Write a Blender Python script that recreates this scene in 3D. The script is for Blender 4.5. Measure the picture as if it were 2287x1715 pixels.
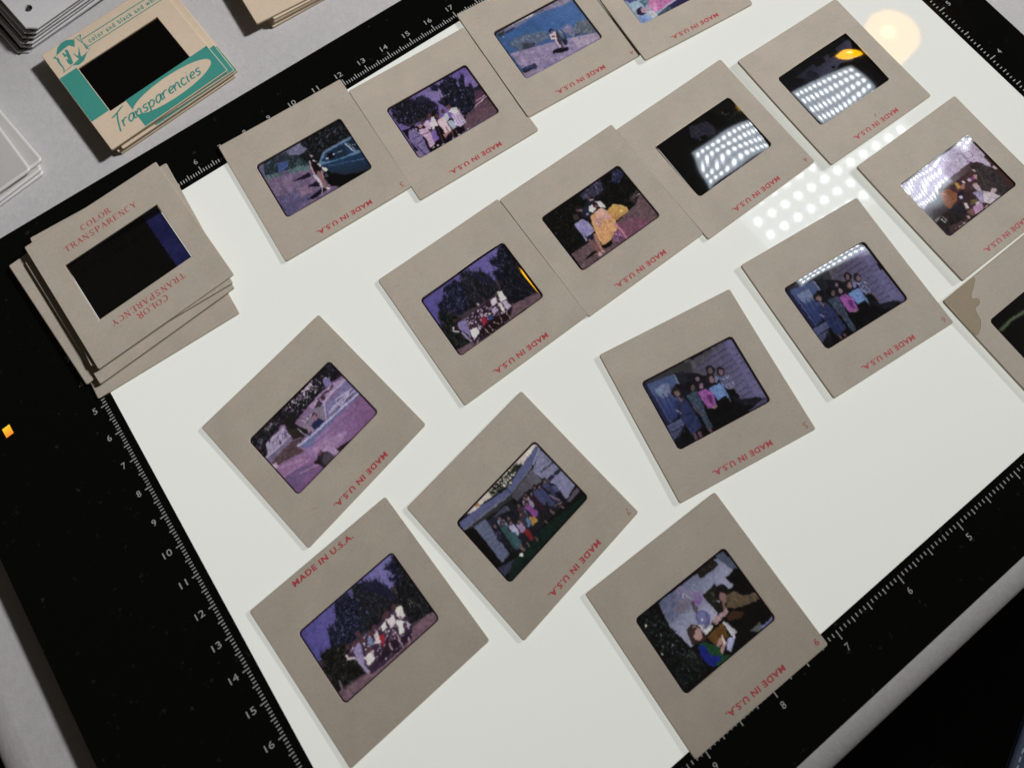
import bpy, bmesh, math, json
import numpy as np
from mathutils import Matrix, Vector

for o in list(bpy.data.objects):
    bpy.data.objects.remove(o)
sc = bpy.context.scene
COL = sc.collection
MM = .001

# ---------------------------------------------------------------- camera
cam = bpy.data.cameras.new('camera')
cam.sensor_fit = 'HORIZONTAL'
cam.sensor_width = 36
cam.lens = 2400 / 2287 * 36
cam.shift_x = (1143.5 - 1015.63) / 2287
cam.shift_y = -(857.5 - 158.11) / 2287
cam.clip_start = .01
cam.clip_end = 20
camo = bpy.data.objects.new('camera', cam)
COL.objects.link(camo)
RW = np.array([[0.8180435746, -0.5751559812, -0.0005543980],
               [-0.5108050707, -0.7260736544, -0.4603207883],
               [0.2643537209, 0.3768456524, -0.8877524793]])
CAM = np.array([51.892, -166.244, 353.296])
m3 = RW.T @ np.diag([1., -1., -1.])
M = Matrix([[*m3[0], 0], [*m3[1], 0], [*m3[2], 0], [0, 0, 0, 1]])
M.translation = Vector(CAM * MM)
camo.matrix_world = M
cam.dof.use_dof = True
cam.dof.focus_distance = .375
cam.dof.aperture_fstop = 20
sc.camera = camo

# ---------------------------------------------------------------- world, exposure
w = bpy.data.worlds.new('World')
sc.world = w
w.use_nodes = True
bg = w.node_tree.nodes['Background']
bg.inputs[0].default_value = (1.0, .84, .66, 1)      # dim room, warm from the far lamp
bg.inputs[1].default_value = .035
sc.view_settings.view_transform = 'Standard'
sc.view_settings.look = 'None'
sc.view_settings.exposure = 0
sc.view_settings.gamma = 1
sc.view_settings.use_curve_mapping = False
sc.render.engine = 'CYCLES'
sc.cycles.max_bounces = 10
sc.cycles.transparent_max_bounces = 24
sc.cycles.sample_clamp_indirect = 6
sc.cycles.use_denoising = True

# lamp head of the LED desk lamp: rows of diodes, in pad millimetres
PAN_Z = 800.0
PAN0 = np.array([564.0, -10.5])          # diode of the first row, first column
PU = np.array([19.49, -1.145])             # along a row
PV = np.array([1.17, -19.45])              # to the next row (towards the viewer)
def panel_pt(c, r):
    p = PAN0 + PU * c + PV * r
    return np.array([p[0], p[1], PAN_Z])
SHADE = np.array([957., 80., 962.])      # far warm lamp
LED_POWER = 22.0
SHADE_POWER = 13.0
# main light: an unseen spot put in off to the right, without fixture
sp = bpy.data.lights.new('unseen_main_spot', 'SPOT')
sp.energy = 252.0; sp.color = (1.0, .985, .965); sp.shadow_soft_size = .13
sp.spot_size = math.radians(31); sp.spot_blend = 1.0
so = bpy.data.objects.new('unseen_main_spot', sp); COL.objects.link(so)
so.location = (1.70, -.42, 1.90)
so.rotation_euler = (Vector((.19, .25, 0)) - so.location).to_track_quat('-Z', 'Y').to_euler()

# ---------------------------------------------------------------- helpers
def tag(o, label=None, cat=None, group=None, kind=None):
    if label: o['label'] = label
    if cat: o['category'] = cat
    if group: o['group'] = group
    if kind: o['kind'] = kind
    return o
def empty(name, loc=(0, 0, 0), rz=0):
    o = bpy.data.objects.new(name, None)
    o.empty_display_size = .005
    COL.objects.link(o)
    o.location = [c * MM for c in loc]
    o.rotation_euler = (0, 0, rz)
    return o
def link(name, me, mat=None, parent=None, smooth=False):
    o = bpy.data.objects.new(name, me)
    COL.objects.link(o)
    if parent: o.parent = parent
    if mat is not None:
        for m in (mat if isinstance(mat, (list, tuple)) else [mat]):
            me.materials.append(m)
    if smooth:
        me.polygons.foreach_set('use_smooth', [True] * len(me.polygons))
    return o
def mesh(name, verts, faces, mats=None):
    me = bpy.data.meshes.new(name)
    me.from_pydata([tuple(c * MM for c in v) for v in verts], [], faces)
    if mats is not None:
        me.polygons.foreach_set('material_index', mats)
    me.update()
    return me
def bm_mesh(name, bm):
    bmesh.ops.recalc_face_normals(bm, faces=bm.faces)
    me = bpy.data.meshes.new(name)
    bm.to_mesh(me); bm.free()
    me.transform(Matrix.Scale(MM, 4))
    return me
def box(bm, x0, x1, y0, y1, z0, z1, bevel=0, seg=2):
    r = bmesh.ops.create_cube(bm, size=1)
    vs = r['verts']
    for v in vs:
        v.co = ((x0 + x1) / 2 + v.co.x * (x1 - x0), (y0 + y1) / 2 + v.co.y * (y1 - y0), (z0 + z1) / 2 + v.co.z * (z1 - z0))
    if bevel:
        es = list({e for v in vs for e in v.link_edges})
        bmesh.ops.bevel(bm, geom=es, offset=bevel, segments=seg, affect='EDGES', profile=.5)
def lathe(bm, prof, n=32, c=(0, 0)):
    rings = []
    for r, z in prof:
        rings.append([bm.verts.new((c[0] + r * math.cos(2 * math.pi * i / n), c[1] + r * math.sin(2 * math.pi * i / n), z)) for i in range(n)])
    for a, b in zip(rings[:-1], rings[1:]):
        for i in range(n):
            bm.faces.new((a[i], a[(i + 1) % n], b[(i + 1) % n], b[i]))
    return rings
def rrect(hx, hy, r, n=5):
    """rounded rectangle, counter-clockwise from the lower left corner"""
    out = []
    for cx, cy, a0 in ((-hx + r, -hy + r, 180), (hx - r, -hy + r, 270), (hx - r, hy - r, 0), (-hx + r, hy - r, 90)):
        for i in range(n):
            a = math.radians(a0 + 90 * i / (n - 1))
            out.append((cx + r * math.cos(a), cy + r * math.sin(a)))
    return out

# ---------------------------------------------------------------- materials
def nt(name):
    m = bpy.data.materials.new(name)
    m.use_nodes = True
    t = m.node_tree
    return m, t, t.nodes, t.links, t.nodes['Principled BSDF']
def noise(t, scale, detail=4, rough=.55, vec=None, kind='Object'):
    n = t.nodes.new('ShaderNodeTexNoise')
    n.inputs['Scale'].default_value = scale
    n.inputs['Detail'].default_value = detail
    n.inputs['Roughness'].default_value = rough
    if vec is None:
        vec = t.nodes.new('ShaderNodeTexCoord').outputs[kind]
    t.links.new(vec, n.inputs['Vector'])
    return n.outputs['Fac']
def ramp(t, fac, stops):
    r = t.nodes.new('ShaderNodeValToRGB')
    e = r.color_ramp.elements
    while len(e) < len(stops): e.new(.5)
    for k, (p, c) in zip(e, stops):
        k.position = p; k.color = (*c, 1)
    t.links.new(fac, r.inputs[0])
    return r.outputs[0]
def mixc(t, a, b, fac, mode='MIX'):
    m = t.nodes.new('ShaderNodeMix')
    m.data_type = 'RGBA'; m.blend_type = mode
    for s, v in ((m.inputs[6], a), (m.inputs[7], b), (m.inputs[0], fac)):
        if hasattr(v, 'links') or hasattr(v, 'is_linked'): t.links.new(v, s)
        elif isinstance(v, (int, float)): s.default_value = v
        else: s.default_value = (*v, 1)
    return m.outputs[2]
def bump(t, h, bs, strength=.3, dist=.0002):
    b = t.nodes.new('ShaderNodeBump')
    b.inputs['Strength'].default_value = strength
    b.inputs['Distance'].default_value = dist
    t.links.new(h, b.inputs['Height'])
    t.links.new(b.outputs[0], bs.inputs['Normal'])

def card_mat(name, c, vary=.06, blotch=.06):
    m, t, ns, lk, bs = nt(name)
    tc = ns.new('ShaderNodeTexCoord'); oi = ns.new('ShaderNodeObjectInfo')
    off = ns.new('ShaderNodeVectorMath'); off.operation = 'ADD'
    sca = ns.new('ShaderNodeVectorMath'); sca.operation = 'SCALE'
    cmb = ns.new('ShaderNodeCombineXYZ')
    for i in range(3): lk.new(oi.outputs['Random'], cmb.inputs[i])
    lk.new(cmb.outputs[0], sca.inputs[0]); sca.inputs['Scale'].default_value = 3.7
    lk.new(tc.outputs['Object'], off.inputs[0]); lk.new(sca.outputs[0], off.inputs[1])
    v = off.outputs[0]
    lo = tuple(x * (1 - blotch) for x in c); hi = tuple(x * (1 + blotch) for x in c)
    big = ramp(t, noise(t, 90, 5, .6, v), ((.3, lo), (.7, hi)))
    fine = ramp(t, noise(t, 1500, 3, .7, v), ((.3, (.94, .94, .935)), (.7, (1.05, 1.05, 1.05))))
    mp = ns.new('ShaderNodeMapping'); mp.inputs['Scale'].default_value = (420, 2300, 900)
    lk.new(v, mp.inputs[0])
    fib = ramp(t, noise(t, 1, 2, .6, mp.outputs[0]), ((.35, (.97, .97, .965)), (.62, (1.02, 1.02, 1.025))))
    col = mixc(t, mixc(t, big, fine, 1.0, 'MULTIPLY'), fib, .8, 'MULTIPLY')
    # faint pinkish and bluish fibres
    tint = ramp(t, noise(t, 260, 3, .6, v), ((.35, (1.03, .985, .98)), (.65, (.975, 1.0, 1.02))))
    col = mixc(t, col, tint, .7, 'MULTIPLY')
    # each card a little lighter or darker than the next
    rr = ramp(t, oi.outputs['Random'], ((0, (1 - vary,) * 3), (1, (1 + vary,) * 3)))
    col = mixc(t, col, rr, .6, 'MULTIPLY')
    lk.new(col, bs.inputs['Base Color'])
    bs.inputs['Roughness'].default_value = .62
    bs.inputs['Specular IOR Level'].default_value = .35
    bump(t, noise(t, 900, 4, .7, v), bs, .22, .0001)
    return m
MAT = {}
MAT['card'] = card_mat('grey_cardboard', (.475, .425, .358))
MAT['card_under'] = card_mat('card_underside', (.74, .69, .56))
MAT['card_edge'] = card_mat('cardboard_edge', (.36, .31, .22))
MAT['cream'] = card_mat('cream_cardboard', (.68, .56, .43), blotch=.03)
MAT['cream_under'] = MAT['cream']
MAT['cream_edge'] = card_mat('cream_cardboard_edge', (.50, .40, .26))
def flat(name, c, rough=.6, wear=.0, scale=900, spec=.3, metal=0):
    m, t, ns, lk, bs = nt(name)
    if wear:
        f = noise(t, scale, 4, .65)
        lk.new(ramp(t, f, ((.35, tuple(x * (1 - wear) for x in c)), (.65, tuple(min(1, x * (1 + wear)) for x in c)))), bs.inputs['Base Color'])
    else:
        bs.inputs['Base Color'].default_value = (*c, 1)
    bs.inputs['Roughness'].default_value = rough
    bs.inputs['Specular IOR Level'].default_value = spec
    bs.inputs['Metallic'].default_value = metal
    return m
def ink(name, c, wear=.55, lo=.36, hi=.5):
    """printing ink with pin-holes where the card shows through"""
    m, t, ns, lk, bs = nt(name)
    bs.inputs['Base Color'].default_value = (*c, 1)
    bs.inputs['Roughness'].default_value = .6
    tr = ns.new('ShaderNodeBsdfTransparent')
    mx = ns.new('ShaderNodeMixShader')
    a = ramp(t, noise(t, 2600, 4, .7), ((lo, (1 - wear,) * 3), (hi, (1, 1, 1))))
    lk.new(a, mx.inputs[0]); lk.new(tr.outputs[0], mx.inputs[1]); lk.new(bs.outputs[0], mx.inputs[2])
    lk.new(mx.outputs[0], ns['Material Output'].inputs[0])
    return m
MAT['red'] = ink('red_ink', (.52, .045, .065), .5)
MAT['red_faint'] = ink('faint_red_ink', (.55, .14, .13), .85, .40, .62)
MAT['green'] = ink('green_ink', (.045, .29, .25), .22, .30, .42)
MAT['dark_mark'] = ink('dark_smudge', (.12, .10, .08), .7, .4, .6)
MAT['scuff'] = ink('scuff', (.27, .24, .20), .95, .40, .7)

def film_mat():
    m, t, ns, lk, bs = nt('film')
    ns.remove(bs)
    at = ns.new('ShaderNodeAttribute'); at.attribute_name = 'dye'
    tr = ns.new('ShaderNodeBsdfTransparent'); lk.new(at.outputs['Color'], tr.inputs[0])
    gl = ns.new('ShaderNodeBsdfGlossy'); gl.inputs['Roughness'].default_value = .036
    gl.inputs['Color'].default_value = (1, 1, 1, 1)
    fr = ns.new('ShaderNodeFresnel'); fr.inputs['IOR'].default_value = 1.52
    mu = ns.new('ShaderNodeMath'); mu.operation = 'MULTIPLY'; mu.inputs[1].default_value = 2.0   # both faces of the film
    lk.new(fr.outputs[0], mu.inputs[0])
    mx = ns.new('ShaderNodeMixShader')
    lk.new(mu.outputs[0], mx.inputs[0]); lk.new(tr.outputs[0], mx.inputs[1]); lk.new(gl.outputs[0], mx.inputs[2])
    lk.new(mx.outputs[0], ns['Material Output'].inputs[0])
    return m
MAT['film'] = film_mat()

def emit(name, c, s):
    m, t, ns, lk, bs = nt(name)
    bs.inputs['Base Color'].default_value = (.8, .8, .8, 1)
    bs.inputs['Emission Color'].default_value = (*c, 1)
    bs.inputs['Emission Strength'].default_value = s
    return m

# ---------------------------------------------------------------- lamps of the room
def desk_lamp():
    r = empty('desk_lamp', (600, 420, -8))
    tag(r, 'LED desk lamp over the pad, seen as rows of white dots in the pad', 'lamp')
    white = flat('lamp_plastic', (.62, .63, .65), .5)
    led = emit('led', (.90, .95, 1.0), LED_POWER)
    O = np.array([600, 420, -8.])
    bm = bmesh.new()
    c = [panel_pt(a, b) - O for a, b in ((-1, -.9), (11.999, -.9), (11.999, 3.9), (-1, 3.9))]
    lo = [bm.verts.new((*p[:2], PAN_Z + 8 + 2)) for p in c]
    hi = [bm.verts.new((*p[:2], PAN_Z + 8 + 16)) for p in c]
    bm.faces.new(lo); bm.faces.new(hi[::-1])
    for i in range(4): bm.faces.new((lo[i], lo[(i + 1) % 4], hi[(i + 1) % 4], hi[i]))
    glow = emit('led_board', (.78, .88, 1.0), 3.4)
    link('head', bm_mesh('head', bm), white, r)
    bm = bmesh.new()
    vs = [bm.verts.new((*(panel_pt(a, b) - O)[:2], PAN_Z + 8 + 1)) for a, b in ((-.7, 3.7), (11.7, 3.7), (11.7, -.7), (-.7, -.7))]
    bm.faces.new(vs)
    me = bm_mesh('led_board', bm)
    bd = link('led_board', me, glow, r)
    bm = bmesh.new()
    bmesh.ops.create_circle(bm, cap_ends=True, radius=4.3, segments=20)
    lm = bm_mesh('diode', bm)
    lm.materials.append(led)
    for a in range(12):
        for b in range(4):
            o = bpy.data.objects.new('diode', lm); COL.objects.link(o); o.parent = bd
            p = panel_pt(a, b) - O
            o.location = (p[0] * MM, p[1] * MM, (PAN_Z + 8) * MM)
            o.rotation_euler = (math.pi, 0, 0)
    bm = bmesh.new()
    box(bm, -12, 12, -12, 12, 14, PAN_Z + 30)
    e = panel_pt(5.5, 1.5) - O
    d = Vector((e[0], e[1], 0)); n = Vector((-d.y, d.x, 0)).normalized() * 9
    q = [bm.verts.new((*(v + s)[:2], z)) for z in (PAN_Z + 24, PAN_Z + 38) for v, s in ((Vector((0, 0, 0)), n), (Vector((0, 0, 0)), -n), (d, -n), (d, n))]
    for f in ((0, 1, 2, 3), (7, 6, 5, 4), (0, 4, 5, 1), (1, 5, 6, 2), (2, 6, 7, 3), (3, 7, 4, 0)): bm.faces.new([q[i] for i in f])
    link('arm', bm_mesh('arm', bm), white, r)
    bm = bmesh.new(); box(bm, -70, 70, -60, 60, 0, 14, 3)
    link('base', bm_mesh('base', bm), white, r)
desk_lamp()
def shade_lamp():
    r = empty('pendant_lamp', (SHADE[0], SHADE[1], -700))
    tag(r, 'warm lamp with glowing shade, seen as an orange patch in the pad', 'lamp')
    m, t, ns, lk, bs = nt('lamp_shade')
    bs.inputs['Base Color'].default_value = (.7, .5, .3, 1)
    bs.inputs['Emission Color'].default_value = (1.0, .48, .0, 1)
    bs.inputs['Emission Strength'].default_value = SHADE_POWER
    z0 = SHADE[2] + 700
    bm = bmesh.new(); lathe(bm, ((.5, z0 - 37), (34, z0 - 37), (37, z0 - 33), (36, z0 - 20), (31, z0 + 40), (.5, z0 + 40)), 32)
    link('shade', bm_mesh('shade', bm), m, r, True)
    bm = bmesh.new(); bmesh.ops.create_uvsphere(bm, u_segments=16, v_segments=10, radius=9)
    for v in bm.verts: v.co += Vector((-8, 4, z0 - 40))
    link('bulb', bm_mesh('bulb', bm), emit('bulb', (1, .72, .22), 16), r, True)
    bm = bmesh.new(); lathe(bm, ((3, z0 + 39), (3, z0 + 1400)), 10)
    link('cord', bm_mesh('pole', bm), flat('pole_metal', (.1, .09, .08), .4), r)
shade_lamp()

# ---------------------------------------------------------------- setting: floor, tabletop
TZ = -8.0
def setting():
    bm = bmesh.new()
    bmesh.ops.create_grid(bm, x_segments=1, y_segments=1, size=4000)
    for v in bm.verts: v.co.z = -720
    tag(link('floor', bm_mesh('floor', bm), flat('dark_floor', (.006, .006, .007), .8)), kind='structure')
    m, t, ns, lk, bs = nt('white_table')
    f = noise(t, 420, 5, .6)
    big = noise(t, 9, 3, .5)
    c = mixc(t, ramp(t, f, ((.3, (.50, .495, .51)), (.7, (.56, .555, .57)))), ramp(t, big, ((.3, (.94, .94, .95)), (.7, (1.04, 1.04, 1.04)))), 1, 'MULTIPLY')
    # a few small dark specks
    v = ns.new('ShaderNodeTexVoronoi'); v.inputs['Scale'].default_value = 55
    lk.new(ns.new('ShaderNodeTexCoord').outputs['Object'], v.inputs['Vector'])
    c = mixc(t, (.30, .28, .26), c, ramp(t, v.outputs['Distance'], ((.028, (0, 0, 0)), (.05, (1, 1, 1)))))
    lk.new(c, bs.inputs['Base Color'])
    bs.inputs['Roughness'].default_value = .55
    bump(t, noise(t, 620, 5, .65), bs, .45, .00035)
    x0, x1, y0, y1, R = -75.5, 1000, -258.5, 620, 9.5
    bm = bmesh.new()
    n = 8
    prof = [(R * (1 - math.cos(a)), R * math.sin(a)) for a in [math.pi / 2 * i / n for i in range(n + 1)]]  # (inset, z up from -R)
    rings = []
    for ins, zz in [(0, -22)] + prof:
        z = TZ - R + zz
        rings.append([bm.verts.new(p) for p in ((x0 + ins, y0 + ins, z), (x1, y0 + ins, z), (x1, y1, z), (x0 + ins, y1, z))])
    for a, b in zip(rings[:-1], rings[1:]):
        for i in range(4): bm.faces.new((a[i], a[(i + 1) % 4], b[(i + 1) % 4], b[i]))
    bm.faces.new(rings[-1]); bm.faces.new(rings[0][::-1])
    o = link('tabletop', bm_mesh('tabletop', bm), m)
    for p in o.data.polygons: p.use_smooth = len(p.vertices) == 4 and abs(p.normal.z) < .999
    tag(o, kind='structure')
setting()

# ---------------------------------------------------------------- lettering
def font_mesh(txt, offset=0.0, shear=0.0, spacing=1.0):
    cu = bpy.data.curves.new('txt', 'FONT')
    cu.body = txt; cu.offset = offset; cu.shear = shear; cu.space_character = spacing
    cu.size = 1; cu.resolution_u = 3; cu.fill_mode = 'FRONT'
    o = bpy.data.objects.new('txt', cu); COL.objects.link(o)
    dg = bpy.context.evaluated_depsgraph_get(); dg.update()
    me = bpy.data.meshes.new_from_object(o.evaluated_get(dg))
    vs = [tuple(v.co) for v in me.vertices]; fs = [tuple(p.vertices) for p in me.polygons]
    bpy.data.objects.remove(o); bpy.data.curves.remove(cu); bpy.data.meshes.remove(me)
    a = np.array(vs)
    mn, mx = a.min(0), a.max(0)
    return [((x - mn[0]) / (mx[0] - mn[0]), (y - mn[1]) / (mx[1] - mn[1])) for x, y, _ in vs], fs   # unit box
_fc = {}
def text_flat(txt, cx, cy, wid, hei, rot=0, **kw):
    """verts (x, y) and faces of txt filling wid x hei, centred on cx, cy"""
    key = (txt, tuple(sorted(kw.items())))
    if key not in _fc: _fc[key] = font_mesh(txt, **kw)
    vs, fs = _fc[key]
    c, s = math.cos(rot), math.sin(rot)
    o = []
    for x, y in vs:
        x = (x - .5) * wid; y = (y - .5) * hei
        o.append((cx + x * c - y * s, cy + x * s + y * c))
    return o, fs
def ribbon(pts, w, close=False):
    """flat stroke of width w (number, or one per point)"""
    n = len(pts); L = []; Rr = []
    for i, p in enumerate(pts):
        a = pts[(i - 1) % n] if (i or close) else p
        b = pts[(i + 1) % n] if (i < n - 1 or close) else p
        dx, dy = b[0] - a[0], b[1] - a[1]; l = math.hypot(dx, dy) or 1
        ww = w[i] if isinstance(w, (list, tuple)) else w
        nx, ny = -dy / l * ww / 2, dx / l * ww / 2
        L.append((p[0] + nx, p[1] + ny)); Rr.append((p[0] - nx, p[1] - ny))
    vs = L + Rr
    fs = [(i, n + i, n + i + 1, i + 1) for i in range(n - 1)]
    if close: fs.append((n - 1, 2 * n - 1, n, 0))
    return vs, fs
def merge(parts):
    V = []; F = []
    for vs, fs in parts:
        k = len(V); V += list(vs); F += [tuple(i + k for i in f) for f in fs]
    return V, F
def smooth_pts(p, n=4):
    out = []
    P = [p[0]] + list(p) + [p[-1]]
    for i in range(1, len(P) - 2):
        a, b, c, d = P[i - 1], P[i], P[i + 1], P[i + 2]
        for k in range(n):
            t = k / n
            out.append(tuple(.5 * (2 * b[j] + (c[j] - a[j]) * t + (2 * a[j] - 5 * b[j] + 4 * c[j] - d[j]) * t * t + (3 * b[j] - a[j] - 3 * c[j] + d[j]) * t ** 3) for j in (0, 1)))
    out.append(tuple(p[-1]))
    return out
def print_on(name, vf, z, mat, parent, lift=.03):
    """lay flat lettering on a surface; z may be a function of x, y"""
    vs, fs = vf
    return link(name, mesh(name, [(x, y, (z(x, y) if callable(z) else z) + lift) for x, y in vs], fs), mat, parent)
# roman capitals with thick and thin strokes, on a 1 x 1 box
def _arc(cx, cy, rx, ry, a0, a1, n=12):
    return [(cx + rx * math.cos(math.radians(a0 + (a1 - a0) * i / n)), cy + ry * math.sin(math.radians(a0 + (a1 - a0) * i / n))) for i in range(n + 1)]
TK, TN = .17, .07
def _ser(x, y, w=.26): return ([(x - w / 2, y), (x + w / 2, y)], .06)
ROMAN = {
 'C': [(_arc(.52, .5, .42, .47, 50, 310, 16), [TN] * 4 + [.12] * 2 + [TK] * 5 + [.12] * 2 + [TN] * 4), ([(.79, .72), (.79, .97)], .07)],
 'O': [(_arc(.5, .5, .42, .47, 0, 360, 20), [TK, TK, .13, .1, .07, .06, .07, .1, .13, TK, TK, TK, .13, .1, .07, .06, .07, .1, .13, TK, TK])],
 'L': [([(.25, 0), (.25, 1)], TK), _ser(.25, .97), ([(.08, .03), (.85, .03)], .07), ([(.85, .0), (.85, .25)], .07)],
 'R': [([(.22, 0), (.22, 1)], TK), _ser(.22, .03), ([(.06, .97), (.5, .97)], .07), (_arc(.48, .74, .28, .24, 90, -90, 8), [.07, .1, .14, TK, TK, TK, .14, .1, .07]), ([(.3, .5), (.5, .5)], .06), ([(.5, .5), (.9, .02)], .16), _ser(.9, .03, .16)],
 'T': [([(.5, 0), (.5, 1)], TK), _ser(.5, .03), ([(.05, .97), (.95, .97)], .07), ([(.06, .72), (.06, 1)], .07), ([(.94, .72), (.94, 1)], .07)],
 'A': [([(.12, 0), (.5, 1)], TN), ([(.48, 1), (.85, 0)], TK), ([(.27, .35), (.7, .35)], .06), _ser(.12, .03), _ser(.86, .03)],
 'N': [([(.18, 0), (.18, 1)], TN), ([(.16, 1), (.82, 0)], TK), ([(.82, 0), (.82, 1)], TN), _ser(.18, .03), _ser(.82, .97), _ser(.12, .97, .16)],
 'S': [(smooth_pts([(.8, .78), (.62, .95), (.36, .92), (.24, .72), (.5, .53), (.76, .3), (.64, .07), (.36, .05), (.18, .24)], 3), .12), ([(.81, .72), (.81, .95)], .06), ([(.18, .05), (.18, .28)], .06)],
 'P': [([(.25, 0), (.25, 1)], TK), _ser(.25, .03), ([(.08, .97), (.52, .97)], .07), (_arc(.5, .72, .32, .25, 90, -90, 8), [.07, .1, .14, TK, TK, TK, .14, .1, .07]), ([(.3, .47), (.52, .47)], .06)],
 'E': [([(.22, 0), (.22, 1)], TK), ([(.06, .97), (.82, .97)], .07), ([(.06, .03), (.84, .03)], .07), ([(.3, .52), (.62, .52)], .06), ([(.82, .75), (.82, 1)], .06), ([(.84, 0), (.84, .26)], .06)],
 'Y': [([(.12, 1), (.52, .45)], TK), ([(.88, 1), (.52, .45)], TN), ([(.5, .5), (.5, 0)], TK), _ser(.5, .03), _ser(.12, .97), _ser(.88, .97)],
}
def roman(txt, cx, cy, wid, hei, flip=False):
    n = len(txt); adv = wid / n; parts = []
    for i, ch in enumerate(txt):
        for pts, w in ROMAN[ch]:
            q = []
            for x, y in pts:
                X = -wid / 2 + (i + .06 + x * .88) * adv; Y = (y - .5) * hei
                if flip: X, Y = -X, -Y
                q.append((cx + X, cy + Y))
            s = min(hei, adv * 1.2)
            parts.append(ribbon(q, [a * s for a in w] if isinstance(w, list) else w * s))
    return merge(parts)

# ---------------------------------------------------------------- light pad
IW, IH = 320.9, 228.6          # lit area
PX0, PX1, PY0, PY1 = -49.3, 341.3, -248.8, 20.6
def light_pad():
    r = empty('light_pad', (0, 0, TZ))
    tag(r, 'glowing white tracing light pad with black ruler border, lying under the slides', 'light pad')
    m, t, ns, lk, bs = nt('black_glass')
    sp = noise(t, 260, 2, .8)
    lk.new(ramp(t, sp, ((.66, (.0022, .0026, .0026)), (.74, (.016, .017, .017)))), bs.inputs['Base Color'])
    lk.new(ramp(t, noise(t, 40, 4), ((.3, (.03,) * 3), (.7, (.07,) * 3))), bs.inputs['Roughness'])
    bs.inputs['Specular IOR Level'].default_value = .45
    bm = bmesh.new()
    z1 = -TZ
    hx, hy = (PX1 - PX0) / 2, (PY1 - PY0) / 2; cx, cy = (PX0 + PX1) / 2, (PY0 + PY1) / 2
    rings = []
    for ins, z, rr in ((.5, z1 - 5.2, 3.5), (0, z1 - 4.7, 4), (0, z1 - .5, 4), (.15, z1 - .15, 3.9), (.5, z1 - .02, 3.6)):
        rings.append([bm.verts.new((cx + x, cy + y, z)) for x, y in rrect(hx - ins, hy - ins, rr, 6)])
    n = len(rings[0])
    for a, b in zip(rings[:-1], rings[1:]):
        for i in range(n): bm.faces.new((a[i], a[(i + 1) % n], b[(i + 1) % n], b[i]))
    bm.faces.new(rings[-1]); bm.faces.new(rings[0][::-1])
    body = link('border', bm_mesh('border', bm), m, r)
    # rubber feet
    bm = bmesh.new(); lathe(bm, ((0, 0), (6, 0), (6, z1 - 5.2), (0, z1 - 5.2)), 16)
    fm = bm_mesh('foot', bm); fm.materials.append(flat('rubber', (.03, .03, .03), .8))
    for x, y in ((-30, 5), (320, 5), (-30, -232), (320, -232)):
        o = bpy.data.objects.new('foot', fm); COL.objects.link(o); o.parent = r; o.location = (x * MM, y * MM, 0)
    # acrylic panel
    m, t, ns, lk, bs = nt('lit_acrylic')
    bs.inputs['Base Color'].default_value = (.30, .30, .295, 1)
    bs.inputs['Roughness'].default_value = .024
    bs.inputs['Specular IOR Level'].default_value = .3
    lk.new(ramp(t, noise(t, 7, 2, .4), ((.3, (.475, .485, .450)), (.7, (.500, .510, .475)))), bs.inputs['Emission Color'])
    bs.inputs['Emission Strength'].default_value = 1.0
    bm = bmesh.new()
    vs = [bm.verts.new(p) for p in ((0, -IH, z1), (IW, -IH, z1), (IW, 0, z1), (0, 0, z1))]
    bm.faces.new(vs)
    link('lit_panel', bm_mesh('lit_panel', bm), m, r)
    # printed rulers
    wm = flat('ruler_paint', (.36, .37, .37), .5, .15)
    def tick(V, x, y, dx, dy, l, w=.34):
        nx, ny = -dy * w / 2, dx * w / 2
        V.append(([(x + nx, y + ny), (x - nx, y - ny), (x - nx + dx * l, y - ny + dy * l), (x + nx + dx * l, y + ny + dy * l)], [(0, 1, 2, 3)]))
    T = []
    for i in range(2, 318):
        l = 2.75 if i % 10 == 0 else 2.0 if i % 5 == 0 else 1.25
        tick(T, i + .9, 1.85, 0, 1, l)
    print_on('ruler_marks', merge(T), z1 - .02, wm, body)
    T = []
    for i in range(2, 226):
        l = 2.2 if i % 10 == 0 else 1.75 if i % 5 == 0 else 1.2
        tick(T, -2.4, -i - .35, -1, 0, l)
    print_on('ruler_marks', merge(T), z1 - .02, wm, body)
    T = []
    for i in range(2, 200):
        l = 2.7 if i % 16 == 0 else 2.2 if i % 8 == 0 else 1.6 if i % 4 == 0 else 1.1
        if i % 1 == 0: tick(T, IW - i * 25.4 / 16 - .84, -IH - 1.9, 0, -1, l)
    print_on('ruler_marks', merge(T), z1 - .02, wm, body)
    T = []
    for i in range(2, 142):
        l = 2.8 if i % 16 == 0 else 2.2 if i % 8 == 0 else 1.6 if i % 4 == 0 else 1.1
        tick(T, IW + 1.9, -IH + i * 25.4 / 16 - .1, 1, 0, l)
    print_on('ruler_marks', merge(T), z1 - .02, wm, body)
    def num(k, x, y):
        s = str(k)
        wd = 1.25 * len(s) + .25 * (len(s) - 1) - (.45 if s in ('1', '11') else 0)
        print_on('ruler_number', text_flat(s, x, y, wd, 1.95, offset=.004), z1 - .02, wm, body)
    for k in range(1, 32): num(k, 10 * k + .85, 6.8)
    for k in range(1, 23): num(k, -6.7 - (.75 if k > 9 else 0), -10 * k - .25)
    for k in range(1, 13): num(k, IW - 25.4 * k - .84, -IH - 6.85)
    for k in range(1, 9): num(k, IW + 7.25, -IH + 25.4 * k + .35)
    # lit power symbol window on the wide side of the border
    m, t, ns, lk, bs = nt('indicator')
    g = ns.new('ShaderNodeTexCoord'); sx = ns.new('ShaderNodeSeparateXYZ'); lk.new(g.outputs['Generated'], sx.inputs[0])
    lk.new(ramp(t, sx.outputs[1], ((0, (1, .22, .02)), (1, (1, .62, .02)))), bs.inputs['Emission Color'])
    bs.inputs['Emission Strength'].default_value = 1.0
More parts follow.
